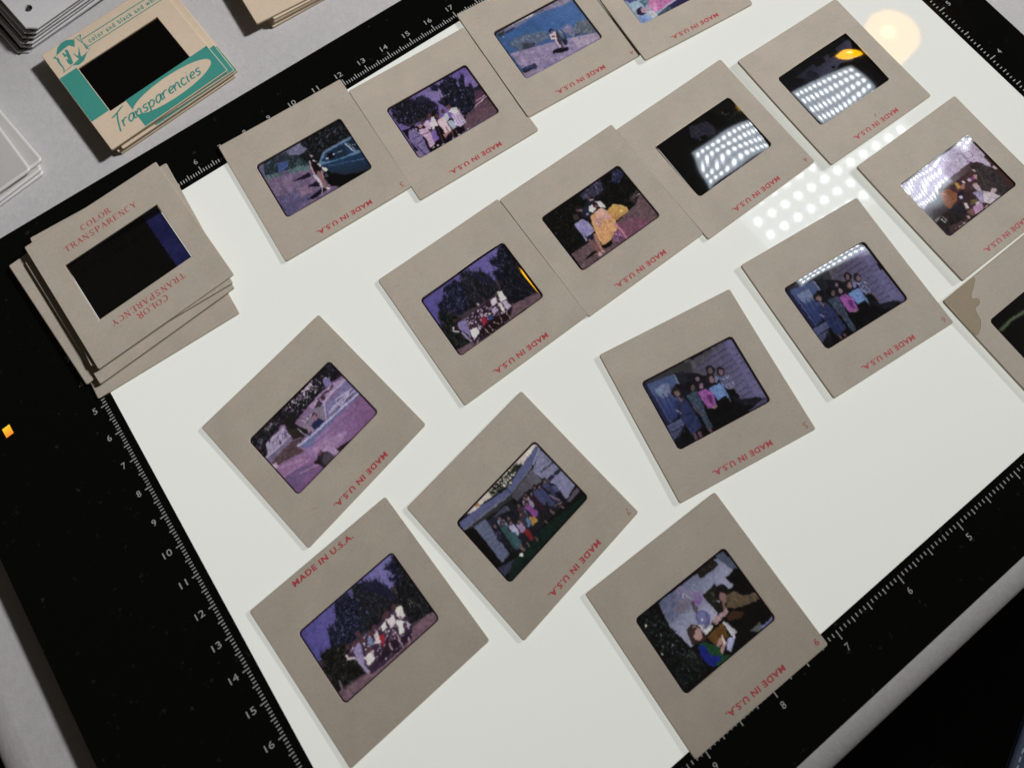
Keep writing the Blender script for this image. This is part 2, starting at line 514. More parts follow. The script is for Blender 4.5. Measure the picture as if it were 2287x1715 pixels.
    bs.inputs['Base Color'].default_value = (.1, .05, .01, 1)
    print_on('power_light', ([(-33.1, -41.6), (-30.6, -41.4), (-30.7, -38.2), (-33.2, -38.4)], [(0, 1, 2, 3)]), z1 - .02, m, r)
light_pad()

# ---- film picture painter: draws one transparency into a small colour raster ----
PXM = 11.2                      # raster samples per millimetre (2x oversampled)
FW, FH = 35.4, 24.2             # film piece, mm
def _inpoly(xs, ys, p):
    ins = np.zeros(xs.shape, bool)
    n = len(p)
    for i in range(n):
        x0, y0 = p[i]; x1, y1 = p[(i + 1) % n]
        if y0 == y1:
            continue
        c = ((ys < y0) != (ys < y1))
        ins ^= c & (xs < (x1 - x0) * (ys - y0) / (y1 - y0) + x0)
    return ins
def _vnoise(xs, ys, sc, rng):
    tot = 0; amp = 0
    for o, a in ((1, 1.0), (2.3, .7), (5.1, .5)):
        gx = xs / sc * o + 50; gy = ys / sc * o + 50
        t = rng.random((512, 512)).astype(np.float32)
        ix = np.floor(gx).astype(int); iy = np.floor(gy).astype(int)
        fx = gx - ix; fy = gy - iy
        fx = fx * fx * (3 - 2 * fx); fy = fy * fy * (3 - 2 * fy)
        ix %= 511; iy %= 511
        v = (t[iy, ix] * (1 - fx) + t[iy, ix + 1] * fx) * (1 - fy) + (t[iy + 1, ix] * (1 - fx) + t[iy + 1, ix + 1] * fx) * fy
        tot = tot + v * a; amp += a
    v = tot / amp
    return np.clip((v - .5) * 1.9 + .5, 0, 1)
def paint(spec, seed):
    rng = np.random.default_rng(seed)
    W, H = int(FW * PXM) // 2 * 2, int(FH * PXM) // 2 * 2
    X = (np.arange(W) + .5) / PXM - FW / 2
    Y = (np.arange(H) + .5) / PXM - FH / 2
    img = np.zeros((H, W, 3), np.float32)
    def box(x0, x1, y0, y1):
        i0 = max(0, int((x0 + FW / 2) * PXM) - 1); i1 = min(W, int((x1 + FW / 2) * PXM) + 2)
        j0 = max(0, int((y0 + FH / 2) * PXM) - 1); j1 = min(H, int((y1 + FH / 2) * PXM) + 2)
        if i1 <= i0 or j1 <= j0:
            return None
        xs, ys = np.meshgrid(X[i0:i1], Y[j0:j1])
        return (slice(j0, j1), slice(i0, i1)), xs, ys
    def poly(p):
        a = np.array(p)
        b = box(a[:, 0].min(), a[:, 0].max(), a[:, 1].min(), a[:, 1].max())
        if b is None:
            return None
        return b[0], b[1], b[2], _inpoly(b[1], b[2], p)
    def line(p, w, c):
        c = np.array(c, np.float32)
        for (x0, y0), (x1, y1) in zip(p[:-1], p[1:]):
            r = w / 2
            b = box(min(x0, x1) - r, max(x0, x1) + r, min(y0, y1) - r, max(y0, y1) + r)
            if b is None:
                continue
            s, xs, ys = b
            dx, dy = x1 - x0, y1 - y0
            t = np.clip(((xs - x0) * dx + (ys - y0) * dy) / (dx * dx + dy * dy + 1e-9), 0, 1)
            m = (xs - x0 - t * dx) ** 2 + (ys - y0 - t * dy) ** 2 < r * r
            img[s][m] = c
    def ell(cx, cy, rx, ry, c, a=0):
        R = max(rx, ry)
        b = box(cx - R, cx + R, cy - R, cy + R)
        if b is None:
            return
        s, xs, ys = b
        t = math.radians(a + 30); u = (xs - cx) * math.cos(t) + (ys - cy) * math.sin(t); v = -(xs - cx) * math.sin(t) + (ys - cy) * math.cos(t)
        m = (u / rx) ** 2 + (v / ry) ** 2 < 1
        img[s][m] = np.array(c, np.float32)
    def scatter(p, n):
        a = np.array(p); lo = np.maximum(a.min(0), (-FW / 2, -FH / 2)); hi = np.minimum(a.max(0), (FW / 2, FH / 2))
        q = rng.random((n * 4, 2)) * (hi - lo) + lo
        return q[_inpoly(q[:, 0], q[:, 1], p)][:n]
    for o in spec['ops']:
        k = o[0]
        if k in 'PGN':
            r = poly(o[1])
            if r is None:
                continue
            s, xs, ys, m = r
            if k == 'P':
                img[s][m] = np.array(o[2], np.float32)
            else:
                if k == 'G':
                    (ax, ay), (bx, by) = o[4]
                    d2 = (bx - ax) ** 2 + (by - ay) ** 2 + 1e-9
                    t = np.clip(((xs - ax) * (bx - ax) + (ys - ay) * (by - ay)) / d2, 0, 1)
                else:
                    t = _vnoise(xs, ys, o[4], rng)
                c = np.array(o[2], np.float32) * (1 - t[..., None]) + np.array(o[3], np.float32) * t[..., None]
                img[s][m] = c[m]
        elif k == 'F':
            _, p, c0, c1, n, ln, ang, sp, w = o
            r = poly(p)
            if r is not None:
                s, xs, ys, m = r
                m = m & (_vnoise(xs, ys, .8, rng) > .18)
                img[s][m] = np.array(c0, np.float32)
            c0 = np.array(c0, float); c1 = np.array(c1, float)
            for x, y in scatter(p, n):
                t = rng.random() ** 2.2
                a = math.radians(ang + rng.normal() * sp); l = ln * (.4 + rng.random() * .8)
                line([(x, y), (x + l * math.cos(a), y - l * math.sin(a))], w * (.6 + .8 * rng.random()), c0 * (1 - t) + c1 * t)
        elif k == 'D':
            _, p, cols, n, rr = o
            for x, y in scatter(p, n):
                c = cols[int(rng.integers(len(cols)))]
                ell(x, y, rr * (.5 + rng.random()), rr * (.4 + .8 * rng.random()), c, rng.random() * 180)
        elif k == 'L':
            line(o[1], o[2], o[3])
        elif k == 'E':
            ell(*o[1:])
    # soften the drawing: ragged edges, uneven tone, faded dyes
    xs, ys = np.meshgrid(X, Y)
    def warp(im, amp, scl):
        dx = (_vnoise(xs, ys, scl, rng) - .5) * amp * PXM; dy = (_vnoise(xs, ys, scl, rng) - .5) * amp * PXM
        jj = np.clip(np.arange(H)[:, None] + dy, 0, H - 1).astype(int); ii = np.clip(np.arange(W)[None] + dx, 0, W - 1).astype(int)
        return im[jj, ii]
    img = warp(warp(img, .34, .9), .2, .35)
    tone = .90 + .18 * _vnoise(xs, ys, 1.6, rng)
    img = img * (.35 + .65 * tone[..., None])
    g = img.mean(2, keepdims=True)
    img = np.maximum(0, g + (img - g) * .80) * .95 + 3.0
    # dark rebate round the picture, with rounded corners
    tp, rt, bt, lf = spec['ins']
    xs, ys = np.meshgrid(X, Y)
    wx, wy = 17.15, 11.55; rad = 1.1
    cx = (rt * -1 + lf) / 2; hx = wx - (rt + lf) / 2; cy = (tp - bt) / 2; hy = wy - (tp + bt) / 2
    qx = np.abs(xs - cx) - (hx - rad); qy = np.abs(ys - cy) - (hy - rad)
    d = np.hypot(np.maximum(qx, 0), np.maximum(qy, 0)) + np.minimum(np.maximum(qx, qy), 0) - rad
    t = np.clip(d / .22 + .5, 0, 1)[..., None]
    img = img * (1 - t) + np.array((14, 6, 16), np.float32) * t
    def blur(im, sg):
        r = int(sg * 3) + 1; g = np.exp(-.5 * (np.arange(-r, r + 1) / sg) ** 2); g /= g.sum()
        for ax in (0, 1):
            pd = [(0, 0)] * 3; pd[ax] = (r, r)
            q = np.pad(im, pd, mode='edge'); im = sum(w * np.take(q, np.arange(i, i + im.shape[ax]), ax) for i, w in enumerate(g))
        return im
    img = np.clip(img, 0, 255)
    img = .86 * blur(img, 1.0) + .14 * blur(img, 5.0)
    n = rng.normal(0, 1, img.shape[:2])[..., None]
    fine = blur(n, 1.0); fine /= fine.std(); mid = blur(n, 2.6); mid /= mid.std()
    img = img * (1 + .022 * fine + .018 * mid) + .7 * fine
    img = 255 * np.clip(img / 255, 0, 1) ** .96
    return img.reshape(H // 2, 2, W // 2, 2, 3).mean((1, 3))

# pictures on the transparencies (film millimetres, y down; colours as they look on the lit pad; S6 has an orange lamp reflection painted in)
FILMS = json.loads('''{"S1":{"ins":[0.55,0.35,0.35,0.5],"ops":[["P",[[-10.3,-38.9],[55.9,3.6],[19.3,60.8],[-41.7,21.7]],[96,80,112]],
["N",[[-15.0,-11.7],[-0.1,-11.7],[-0.1,-5.8],[-1.1,-1.5],[-8.1,-3.9],[-16.4,-6.5],[-17.5,-10.6]],[70,78,110],[118,112,150],0.8],
["F",[[-14.4,-11.3],[-5.6,-10.6],[1.8,-7.1],[-0.9,-1.4],[-8.0,-4.2],[-16.1,-6.6]],[28,42,50],[84,112,118],260,1.4,80,40,0.16],
["P",[[-11.1,-9.5],[-6.8,-9.5],[-6.6,-8.7],[-10.0,-8.5]],[40,36,66]],
["N",[[-10.3,-8.7],[-6.8,-7.2],[-8.1,-5.1],[-11.5,-5.2]],[44,66,130],[70,96,165],0.6],
["F",[[-1.7,-9.3],[4.1,-12.8],[17.6,-12.0],[16.6,-6.9],[16.9,-3.6],[6.3,-3.9],[2.0,-0.7],[-0.6,-1.8],[-2.2,-5.9]],[10,14,16],[70,92,92],420,1.0,70,90,0.13],
["N",[[-0.4,-11.6],[1.2,-7.5],[-1.7,-6.8],[-5.3,-9.1],[-5.6,-10.6]],[96,96,134],[130,126,160],0.5],
["F",[[-8.7,-4.0],[-4.7,-3.3],[-1.3,-1.6],[-2.3,0.1],[-8.0,-2.3]],[70,100,104],[140,176,172],160,0.8,80,60,0.16],
["F",[[-17.1,-5.8],[-13.4,-5.8],[-10.6,-3.4],[-11.5,-2.2],[-16.7,-4.6]],[66,96,96],[130,165,160],140,0.7,80,60,0.16],
["N",[[-17.1,-5.2],[-8.8,-2.8],[-2.0,-0.3],[-1.6,6.6],[3.8,10.6],[-16.4,11.3],[-17.7,8.7]],[98,80,116],[138,112,146],1.6],
["N",[[-16.3,2.2],[-4.8,6.6],[-7.4,9.4],[-16.4,11.3],[-16.9,6.3]],[74,70,112],[112,98,142],1.4],
["N",[[-8.5,3.7],[-4.4,6.0],[-5.4,7.7],[-9.3,7.0]],[130,96,130],[150,120,150],0.8],
["P",[[-9.2,0.4],[-2.4,0.4],[-2.5,2.4],[-5.9,1.8],[-7.6,2.2],[-5.3,1.8]],[22,16,36]],
["P",[[-5.5,5.0],[-1.3,4.7],[-1.7,7.4]],[18,14,30]],
["P",[[2.1,3.5],[7.9,8.2],[17.0,11.0],[4.2,11.2],[1.4,9.1],[0.8,5.8]],[6,7,9]],
["P",[[-8.0,9.0],[-1.6,8.1],[-0.2,9.6],[-5.9,10.1]],[14,10,24]],
["P",[[2.0,-0.7],[5.4,-3.2],[8.5,-3.4],[17.3,-3.3],[17.8,2.6],[17.7,9.9],[16.1,11.0],[8.0,8.0],[2.9,4.1],[2.3,0.7]],[20,52,92]],
["G",[[2.3,0.7],[17.0,6.7],[17.4,10.3],[15.6,11.0],[7.8,8.3],[3.0,4.3]],[22,50,86],[28,40,56],[[10.3,4.0],[8.7,8.7]]],
["P",[[2.0,-0.7],[5.3,-3.6],[8.5,-3.5],[17.5,-3.5],[17.5,-2.6],[8.7,-2.8],[5.6,-2.7],[3.0,-0.5],[7.6,1.6],[12.4,2.2],[17.8,2.6],[17.5,4.0],[7.7,1.9],[2.9,0.7]],[92,132,164]],
["P",[[4.0,-0.3],[6.0,-2.5],[9.4,-2.2],[8.2,1.0]],[24,46,84]],
["P",[[9.4,-2.2],[13.2,-1.9],[12.0,2.0],[8.4,1.2]],[22,40,62]],
["P",[[13.6,-2.2],[17.1,-2.9],[17.2,1.6],[15.6,2.4]],[20,42,66]],
["P",[[6.0,-1.9],[8.4,-1.9],[8.1,0.7],[5.6,0.3]],[10,16,24]],
["E",6.9,-0.8,0.92,0.88,[6,8,10],0],
["P",[[5.0,-1.0],[6.1,-0.7],[5.7,-0.1],[5.0,-0.4]],[210,220,228]],
["E",8.1,-0.7,0.34,0.29,[210,220,228],0],
["L",[[9.4,-0.6],[11.6,-0.4]],0.34,[120,150,176]],
["L",[[13.6,-2.2],[14.9,2.3]],0.39,[214,222,232]],
["L",[[14.3,-2.1],[15.6,2.4]],0.24,[170,190,206]],
["L",[[15.3,-0.3],[17.2,0.3]],0.19,[170,196,206]],
["L",[[4.4,2.3],[17.0,6.7]],0.15,[112,146,176]],
["E",2.4,4.9,1.46,1.7,[8,10,14],0],
["E",2.0,4.9,0.53,0.73,[60,72,86],0],
["E",1.1,-4.6,0.83,1.02,[40,24,30],0],
["L",[[0.9,-5.1],[1.5,-4.3],[1.1,-4.1]],0.24,[226,214,210]],
["L",[[-0.3,-2.9],[-1.0,-0.6],[-1.2,1.7]],0.63,[196,160,160]],
["P",[[0.1,-3.2],[1.6,-1.9],[2.1,0.5],[1.7,2.7],[-0.9,2.5],[-0.8,-0.5]],[16,12,18]],
["P",[[1.0,-3.0],[1.7,-1.6],[1.3,-1.4],[0.6,-2.6]],[230,226,222]],
["P",[[1.7,-0.9],[2.5,0.4],[2.0,0.9],[1.3,-0.3]],[226,222,216]],
["P",[[2.4,1.1],[3.7,3.1],[2.6,3.4],[1.9,1.9]],[232,224,206]],
["L",[[-1.4,2.7],[-1.1,5.4],[-1.3,7.7]],0.97,[206,196,206]],
["L",[[0.3,2.4],[0.0,5.3],[-0.1,8.4]],1.07,[150,98,98]],
["L",[[1.3,2.5],[0.8,5.4]],0.49,[190,140,134]],
["P",[[-0.3,8.7],[1.2,9.9],[0.1,9.9],[-0.6,9.2]],[236,214,206]],
["P",[[0.8,8.3],[1.5,8.7],[1.0,8.9]],[226,206,200]],
["L",[[-1.5,8.2],[-2.6,9.9]],0.24,[216,206,210]]]},"S2":{"ins":[0.6,0.5,0.3,0.45],"ops":[["P",[[-9.1,-38.3],[56.3,3.2],[16.6,59.3],[-43.7,21.1]],[112,92,168]],
["G",[[5.8,-12.8],[16.7,-12.2],[17.7,-1.4],[15.1,0.1],[8.5,-7.3]],[96,78,164],[140,118,180],[[16.9,-11.5],[15.8,-2.0]]],
["G",[[-7.9,-11.4],[5.3,-11.2],[3.1,-3.2],[-6.2,-7.8]],[120,104,176],[136,116,178],[[-4.3,-11.0],[1.7,-5.3]]],
["P",[[13.7,-2.1],[17.4,-1.0],[17.5,4.1],[9.1,4.9]],[84,48,76]],
["P",[[14.4,-1.9],[16.5,-2.2],[17.4,-1.0],[17.1,0.1],[13.9,-0.7]],[30,34,50]],
["N",[[5.7,5.9],[10.2,5.0],[18.2,3.9],[17.4,11.1],[1.6,10.5],[4.4,8.0]],[78,52,66],[118,84,94],0.8],
["L",[[9.8,4.8],[17.0,3.2]],0.51,[206,176,190]],
["L",[[12.4,3.0],[16.9,2.5]],0.28,[226,200,206]],
["L",[[11.6,4.6],[16.7,3.6]],0.19,[70,30,50]],
["F",[[-14.9,-11.5],[-8.3,-10.7],[-3.8,-8.2],[-0.1,-3.4],[-3.0,2.2],[-7.7,-0.8],[-13.8,-1.6],[-16.3,-4.7],[-16.4,-8.2]],[14,14,24],[62,62,84],520,1.5,75,25,0.15],
["F",[[3.8,-9.6],[8.7,-11.2],[11.0,-8.5],[9.5,-4.8],[12.9,-3.5],[13.9,-0.7],[10.7,4.7],[5.7,5.9],[1.7,-1.0],[0.2,-3.8],[3.2,-5.0]],[10,12,26],[60,66,86],560,1.6,75,30,0.15],
["F",[[-9.0,-9.0],[-3.5,-9.5],[-0.7,-4.7],[-3.7,-5.6]],[20,20,42],[56,56,90],110,1.6,80,14,0.13],
["F",[[1.2,-10.3],[4.1,-10.1],[2.7,-7.8],[1.4,-9.3]],[16,18,44],[40,40,80],40,1.6,110,40,0.14],
["F",[[11.8,-8.0],[14.4,-8.9],[11.7,-3.4],[10.1,-4.4]],[16,18,34],[50,50,84],40,2.0,85,14,0.14],
["F",[[13.6,-4.7],[14.8,-3.9],[13.7,-0.8],[12.3,-1.7]],[18,18,40],[50,50,84],26,1.6,80,16,0.14],
["D",[[-14.9,-11.5],[-16.1,-5.0],[-14.3,-0.8],[-2.2,0.9],[-4.6,-6.8]],[[120,124,170],[70,74,110]],40,0.14],
["D",[[3.5,-6.0],[6.7,-5.3],[4.4,-3.0],[2.6,-4.1]],[[150,150,190]],14,0.16],
["P",[[-16.3,-1.5],[-3.0,2.2],[5.7,5.9],[4.5,10.8],[-14.1,11.3],[-16.6,10.9],[-16.3,5.2]],[14,8,18]],
["N",[[4.5,6.9],[7.7,7.1],[17.4,11.1],[2.6,10.8]],[84,58,72],[116,86,96],0.8],
["P",[[-16.4,8.0],[-15.1,8.6],[-14.4,11.7],[-16.6,10.9]],[150,120,140]],
["N",[[-14.6,-0.3],[-12.6,0.0],[-11.4,3.5],[-12.5,11.4],[-14.0,11.1],[-15.5,11.0],[-15.8,6.1],[-16.2,2.8]],[92,78,140],[150,132,184],0.4],
["L",[[-15.1,3.2],[-11.0,3.7]],0.23,[40,26,70]],
["L",[[-15.5,5.7],[-11.7,5.7]],0.19,[40,26,70]],
["L",[[-15.0,6.6],[-14.3,11.2]],0.37,[50,36,80]],
["E",-12.3,-1.3,0.93,0.98,[24,16,24],0],
["P",[[-13.3,-2.0],[-10.8,-1.6],[-11.0,-0.8],[-13.4,-1.4]],[60,56,66]],
["P",[[-12.2,0.3],[-11.4,0.8],[-12.0,1.6]],[206,190,214]],
["E",-10.0,0.4,0.84,0.93,[176,130,140],0],
["L",[[-10.3,-0.4],[-9.1,-0.4],[-9.0,0.4]],0.33,[36,22,34]],
["N",[[-11.3,1.4],[-8.5,2.3],[-8.1,4.7],[-9.1,9.4],[-11.5,9.7],[-10.8,6.0],[-11.6,3.3]],[190,150,190],[226,190,214],0.4],
["L",[[-11.2,3.9],[-8.7,4.3]],0.23,[60,30,60]],
["P",[[-7.8,4.2],[-5.9,4.6],[-6.9,8.4],[-9.3,8.7]],[124,92,186]],
["E",-8.1,-0.8,0.79,0.93,[70,36,44],0],
["N",[[-8.9,0.6],[-6.5,-0.1],[-6.4,2.4],[-7.7,4.0],[-8.7,2.2]],[206,170,206],[226,200,220],0.3],
["E",-5.2,-1.1,0.75,0.98,[96,52,60],0],
["P",[[-4.8,-0.2],[-3.9,0.1],[-4.6,3.9],[-7.1,4.4],[-6.4,1.5]],[230,214,226]],
["P",[[-5.9,3.3],[-4.7,4.1],[-5.6,9.0],[-7.0,8.6]],[16,10,14]],
["L",[[-5.0,4.5],[-6.4,10.2]],0.47,[60,44,56]],
["E",-2.9,0.4,0.79,0.89,[90,50,56],0],
["N",[[-3.4,1.9],[-1.0,1.6],[-1.3,4.8],[-1.3,7.8],[-3.9,8.5],[-4.0,5.1],[-4.2,2.9]],[226,184,190],[240,206,206],0.4],
["E",-0.1,0.0,0.7,0.84,[80,44,52],0],
["P",[[-0.7,1.2],[0.9,1.3],[0.6,3.5],[-1.4,4.4]],[196,210,212]],
["P",[[-1.0,4.3],[0.9,4.3],[0.8,7.9],[-0.9,8.0]],[170,190,206]],
["E",2.6,-0.4,0.79,0.93,[110,64,72],0],
["P",[[3.2,0.3],[4.9,1.1],[4.9,3.8],[2.7,2.7],[1.6,1.4]],[230,230,226]],
["P",[[1.9,2.8],[4.6,3.3],[4.9,8.1],[2.2,8.5],[0.7,7.2]],[206,190,214]],
["L",[[2.3,3.4],[1.9,8.0]],0.23,[140,112,186]],
["L",[[3.3,3.7],[2.8,8.3]],0.23,[140,112,186]],
["L",[[4.2,4.0],[3.9,8.3]],0.23,[140,112,186]],
["L",[[5.0,2.3],[4.7,5.8]],0.56,[180,140,150]],
["L",[[-1.5,8.6],[-2.3,11.1]],0.47,[120,80,80]],
["L",[[-0.1,8.5],[-0.2,10.9]],0.42,[110,74,80]],
["L",[[3.3,8.9],[2.9,10.7]],0.42,[110,74,80]],
["E",-2.6,11.0,0.51,0.23,[236,222,220],-35],
["E",-0.0,10.8,0.51,0.23,[236,222,220],-35],
["E",3.8,10.6,0.51,0.23,[236,222,220],-35],
["E",-6.8,10.9,0.51,0.23,[236,222,220],-35],
["E",-8.6,10.3,0.51,0.23,[236,222,220],-35],
["E",-10.4,10.1,0.51,0.23,[236,222,220],-35],
["L",[[-2.4,5.6],[-3.1,10.2]],0.19,[60,36,46]],
["P",[[-1.2,8.1],[-3.1,8.5],[-4.8,9.5],[-4.8,7.7]],[180,120,120]]]},"S3":{"ins":[0.7,0.5,0.2,0.5],"ops":[["P",[[-11.6,-31.4],[45.9,3.4],[9.3,53.7],[-44.2,21.3]],[58,94,152]],
["G",[[-15.3,-8.3],[19.6,-13.9],[26.3,5.8],[15.0,4.0],[0.8,-0.7],[-11.0,-5.2]],[52,96,158],[70,110,172],[[-0.7,-2.2],[11.3,-9.0]]],
["P",[[-16.5,-11.8],[14.2,-13.4],[20.7,-11.8],[20.6,-7.9],[13.2,-8.1],[2.0,-10.0],[-8.6,-8.9],[-14.2,-9.3]],[120,118,150]],
["N",[[0.1,-10.9],[14.0,-13.0],[19.8,-11.2],[19.2,-8.1],[10.9,-8.4],[3.5,-10.0]],[120,112,140],[160,156,176],0.7],
["P",[[-12.6,-11.0],[0.7,-11.0],[-0.3,-10.3],[-7.4,-10.7]],[236,238,244]],
["P",[[-13.2,-9.8],[-8.5,-9.7],[-8.6,-8.9],[-12.7,-8.9]],[44,52,90]],
["L",[[1.6,-10.6],[4.9,-10.3]],0.28,[60,60,90]],
["P",[[-15.9,-10.4],[-12.7,-10.6],[-13.5,-8.9],[-15.9,-8.9]],[52,58,66]],
["E",-14.5,-8.2,0.28,0.2,[230,236,240],0],
["F",[[-14.3,-5.0],[-8.7,-4.9],[-5.4,-4.0],[0.4,-1.6],[-0.2,0.8],[-7.8,1.2],[-12.7,-0.2]],[76,92,122],[160,172,184],420,1.0,75,40,0.15],
["F",[[-10.2,-2.5],[-5.3,0.4],[-8.4,1.3],[-11.3,0.6]],[50,56,74],[96,104,104],70,0.8,75,50,0.15],
["F",[[5.8,0.6],[9.1,0.1],[9.7,3.0],[7.9,5.7],[6.5,2.7]],[118,112,140],[176,166,190],120,1.0,80,30,0.14],
["F",[[9.7,3.0],[13.3,0.7],[16.7,2.2],[16.2,8.0],[12.8,6.5],[9.4,5.0]],[88,100,112],[160,166,160],220,1.0,80,30,0.14],
["P",[[8.3,5.1],[11.3,5.0],[12.1,5.3],[9.9,5.6]],[52,50,76]],
["N",[[-16.3,-1.0],[-7.8,1.2],[3.5,4.2],[16.6,8.2],[17.3,11.4],[-16.5,11.7],[-15.8,6.0]],[126,114,156],[166,150,182],1.5],
["N",[[6.8,5.1],[16.2,8.0],[17.1,11.0],[6.6,10.4]],[150,138,166],[188,170,186],0.6],
["D",[[-15.4,-0.2],[2.0,4.9],[16.5,10.9],[-16.5,10.9]],[[90,80,124],[186,170,196]],160,0.11],
["P",[[-16.5,10.9],[-16.9,7.7],[-10.7,9.4],[-13.0,11.4]],[140,124,152]],
["E",0.7,7.6,3.15,1.02,[16,14,30],-14],
["E",-1.7,7.5,1.02,0.47,[18,16,34],-10],
["E",-1.6,7.8,0.55,0.18,[150,136,170],-10],
["P",[[0.7,-0.2],[3.3,-0.1],[2.4,3.2],[0.2,2.1]],[236,206,206]],
["E",1.6,1.4,0.67,0.43,[110,60,70],0],
["E",2.1,-1.1,0.87,0.83,[30,24,44],0],
["P",[[1.9,-1.2],[2.7,-1.0],[1.9,0.0],[1.4,-0.4]],[140,110,130]],
["P",[[3.3,-0.1],[3.6,1.5],[2.1,5.8],[1.3,5.3]],[60,40,56]],
["L",[[1.4,3.2],[1.2,6.1]],0.59,[220,206,214]],
["L",[[2.9,4.3],[1.9,7.3]],0.59,[70,50,60]],
["E",4.4,2.9,1.22,3.39,[44,56,76],-24],
["E",4.6,1.8,0.75,2.36,[90,108,134],-24],
["E",4.8,1.1,0.28,1.18,[130,150,176],-24],
["E",3.9,5.5,0.79,1.18,[24,34,50],-24],
["P",[[-15.8,6.5],[-10.6,7.0],[-10.6,8.9],[-16.3,8.3]],[36,44,78]],
["E",-11.3,8.2,0.94,1.14,[42,50,86],-20],
["L",[[-14.6,7.2],[-11.9,7.5]],0.28,[86,98,140]],
["P",[[-16.1,7.4],[-11.7,9.0],[-15.9,8.6]],[24,30,52]]]},"S4":{"ins":[0.4,0.4,0.3,0.5],"ops":[["P",[[-18.8,-6.7],[19.9,15.6],[-5.3,49.7],[-42.3,28.4]],[150,180,200]],
["P",[[-16.9,-2.2],[-8.5,-4.5],[4.4,-1.0],[-5.2,3.0],[-14.0,1.0],[-15.6,1.0]],[70,76,140]],
["P",[[-16.1,-18.5],[6.0,-15.6],[5.8,1.8],[-10.4,-1.8],[-17.3,-3.9]],[60,76,86]],
["N",[[-16.0,1.5],[-12.1,1.3],[-7.7,1.6],[-7.9,4.5],[-12.7,5.1],[-16.1,4.6]],[140,176,196],[186,206,216],0.8],
["F",[[-12.0,2.1],[-7.8,2.3],[-9.0,5.0],[-11.6,5.0]],[70,100,120],[150,180,190],60,0.7,60,60,0.15],
["P",[[-9.7,4.6],[-6.4,2.3],[17.1,0.6],[18.0,8.8],[0.6,8.3],[-6.5,9.2],[-9.5,9.2],[-10.0,7.4]],[192,110,166]],
["N",[[-6.8,2.9],[1.0,4.7],[-3.7,8.0],[-9.8,8.6],[-9.7,6.1]],[176,92,150],[222,146,190],0.5],
["P",[[-8.1,5.7],[-6.5,5.8],[-8.5,9.2],[-9.8,8.6]],[222,150,196]],
["L",[[-6.5,5.8],[-3.1,7.2]],0.21,[150,70,130]],
["L",[[-6.5,7.3],[-6.4,9.6]],0.21,[150,70,120]],
["P",[[-6.5,9.2],[-0.1,7.8],[10.5,7.3],[7.6,6.6],[0.9,8.8],[-4.7,9.5]],[196,176,206]],
["P",[[-8.9,10.2],[0.3,8.7],[11.2,8.7],[10.5,12.1],[-6.4,12.0],[-9.5,11.6]],[44,40,90]],
["N",[[-9.4,10.3],[-3.6,9.2],[-2.3,10.9],[-9.4,11.4]],[38,60,80],[84,110,130],0.5],
["P",[[-6.6,11.2],[6.5,11.7],[5.9,12.4],[-9.6,11.7]],[22,16,30]],
["E",-12.4,6.2,1.44,1.18,[196,156,170],-20],
["P",[[-15.1,4.8],[-13.5,4.3],[-12.2,4.6],[-13.4,5.1],[-13.9,6.8],[-12.7,7.5],[-13.0,7.9],[-14.8,7.7],[-15.6,6.6]],[40,30,60]],
["E",-12.8,6.5,0.29,0.13,[130,60,80],0],
["E",-11.4,5.4,0.26,0.13,[120,60,84],0],
["E",-13.0,5.5,0.26,0.12,[90,50,70],0],
["N",[[-16.0,7.4],[-12.9,8.3],[-11.8,11.0],[-15.8,11.0],[-16.2,10.1]],[96,130,196],[150,176,220],0.6],
["P",[[-11.8,7.6],[-9.7,8.1],[-9.3,10.8],[-11.5,11.1]],[200,204,208]]]},"S5":{"ins":[0.55,0.45,0.3,0.5],"ops":[["P",[[-7.0,-37.6],[60.9,10.5],[17.4,62.4],[-44.7,18.3]],[66,52,62]],
["G",[[-16.8,-11.3],[17.3,-11.8],[16.8,-4.3],[2.3,-1.8],[-17.3,-0.2]],[82,72,152],[108,96,174],[[-16.4,-5.8],[12.9,-12.0]]],
["N",[[-17.5,8.7],[-9.3,10.0],[6.5,7.4],[15.3,8.6],[17.9,11.1],[-16.6,11.7]],[92,68,80],[124,92,100],0.7],
["F",[[13.4,-10.0],[16.4,-11.1],[17.0,-8.1],[16.6,7.0],[16.4,8.8],[6.7,7.5],[6.7,1.3],[7.8,-2.4],[10.7,-5.5]],[8,10,20],[52,58,72],560,1.4,70,60,0.15],
["F",[[9.1,-8.5],[12.4,-8.7],[10.8,-4.7],[9.2,-6.5]],[14,16,36],[40,44,76],60,1.5,110,30,0.14],
["F",[[8.1,-5.0],[10.5,-4.3],[8.7,0.2],[7.8,-2.4]],[12,14,34],[40,44,76],50,1.5,120,30,0.14],
["F",[[-1.5,-10.3],[0.0,-10.7],[5.0,-7.2],[6.5,-3.3],[6.2,1.5],[-0.1,1.5],[-5.6,0.7],[-3.8,-6.2]],[14,16,22],[64,68,78],560,1.8,80,14,0.13],
["F",[[-0.3,-9.4],[1.4,-9.1],[5.7,-3.9],[6.2,-0.3]],[20,20,44],[52,52,80],90,1.8,80,12,0.13],
["F",[[-8.2,-10.5],[-3.8,-10.6],[-2.9,-7.4],[-6.0,0.4],[-11.5,0.2],[-14.6,-0.5],[-14.4,-4.3],[-13.1,-7.1],[-11.6,-7.0]],[10,14,30],[56,66,96],520,1.0,60,70,0.16],
["F",[[-14.6,-4.5],[-11.6,-3.0],[-10.2,1.1],[-11.7,9.2],[-16.9,8.8],[-16.5,0.0]],[8,10,12],[56,66,56],420,1.1,60,70,0.16],
["D",[[-8.8,-9.7],[-3.9,-7.8],[-6.7,-0.4],[-14.7,-3.0]],[[96,96,160],[110,110,176]],60,0.14],
["D",[[14.3,-11.6],[17.1,-9.0],[10.6,-2.3],[8.6,-5.3]],[[100,100,170]],26,0.14],
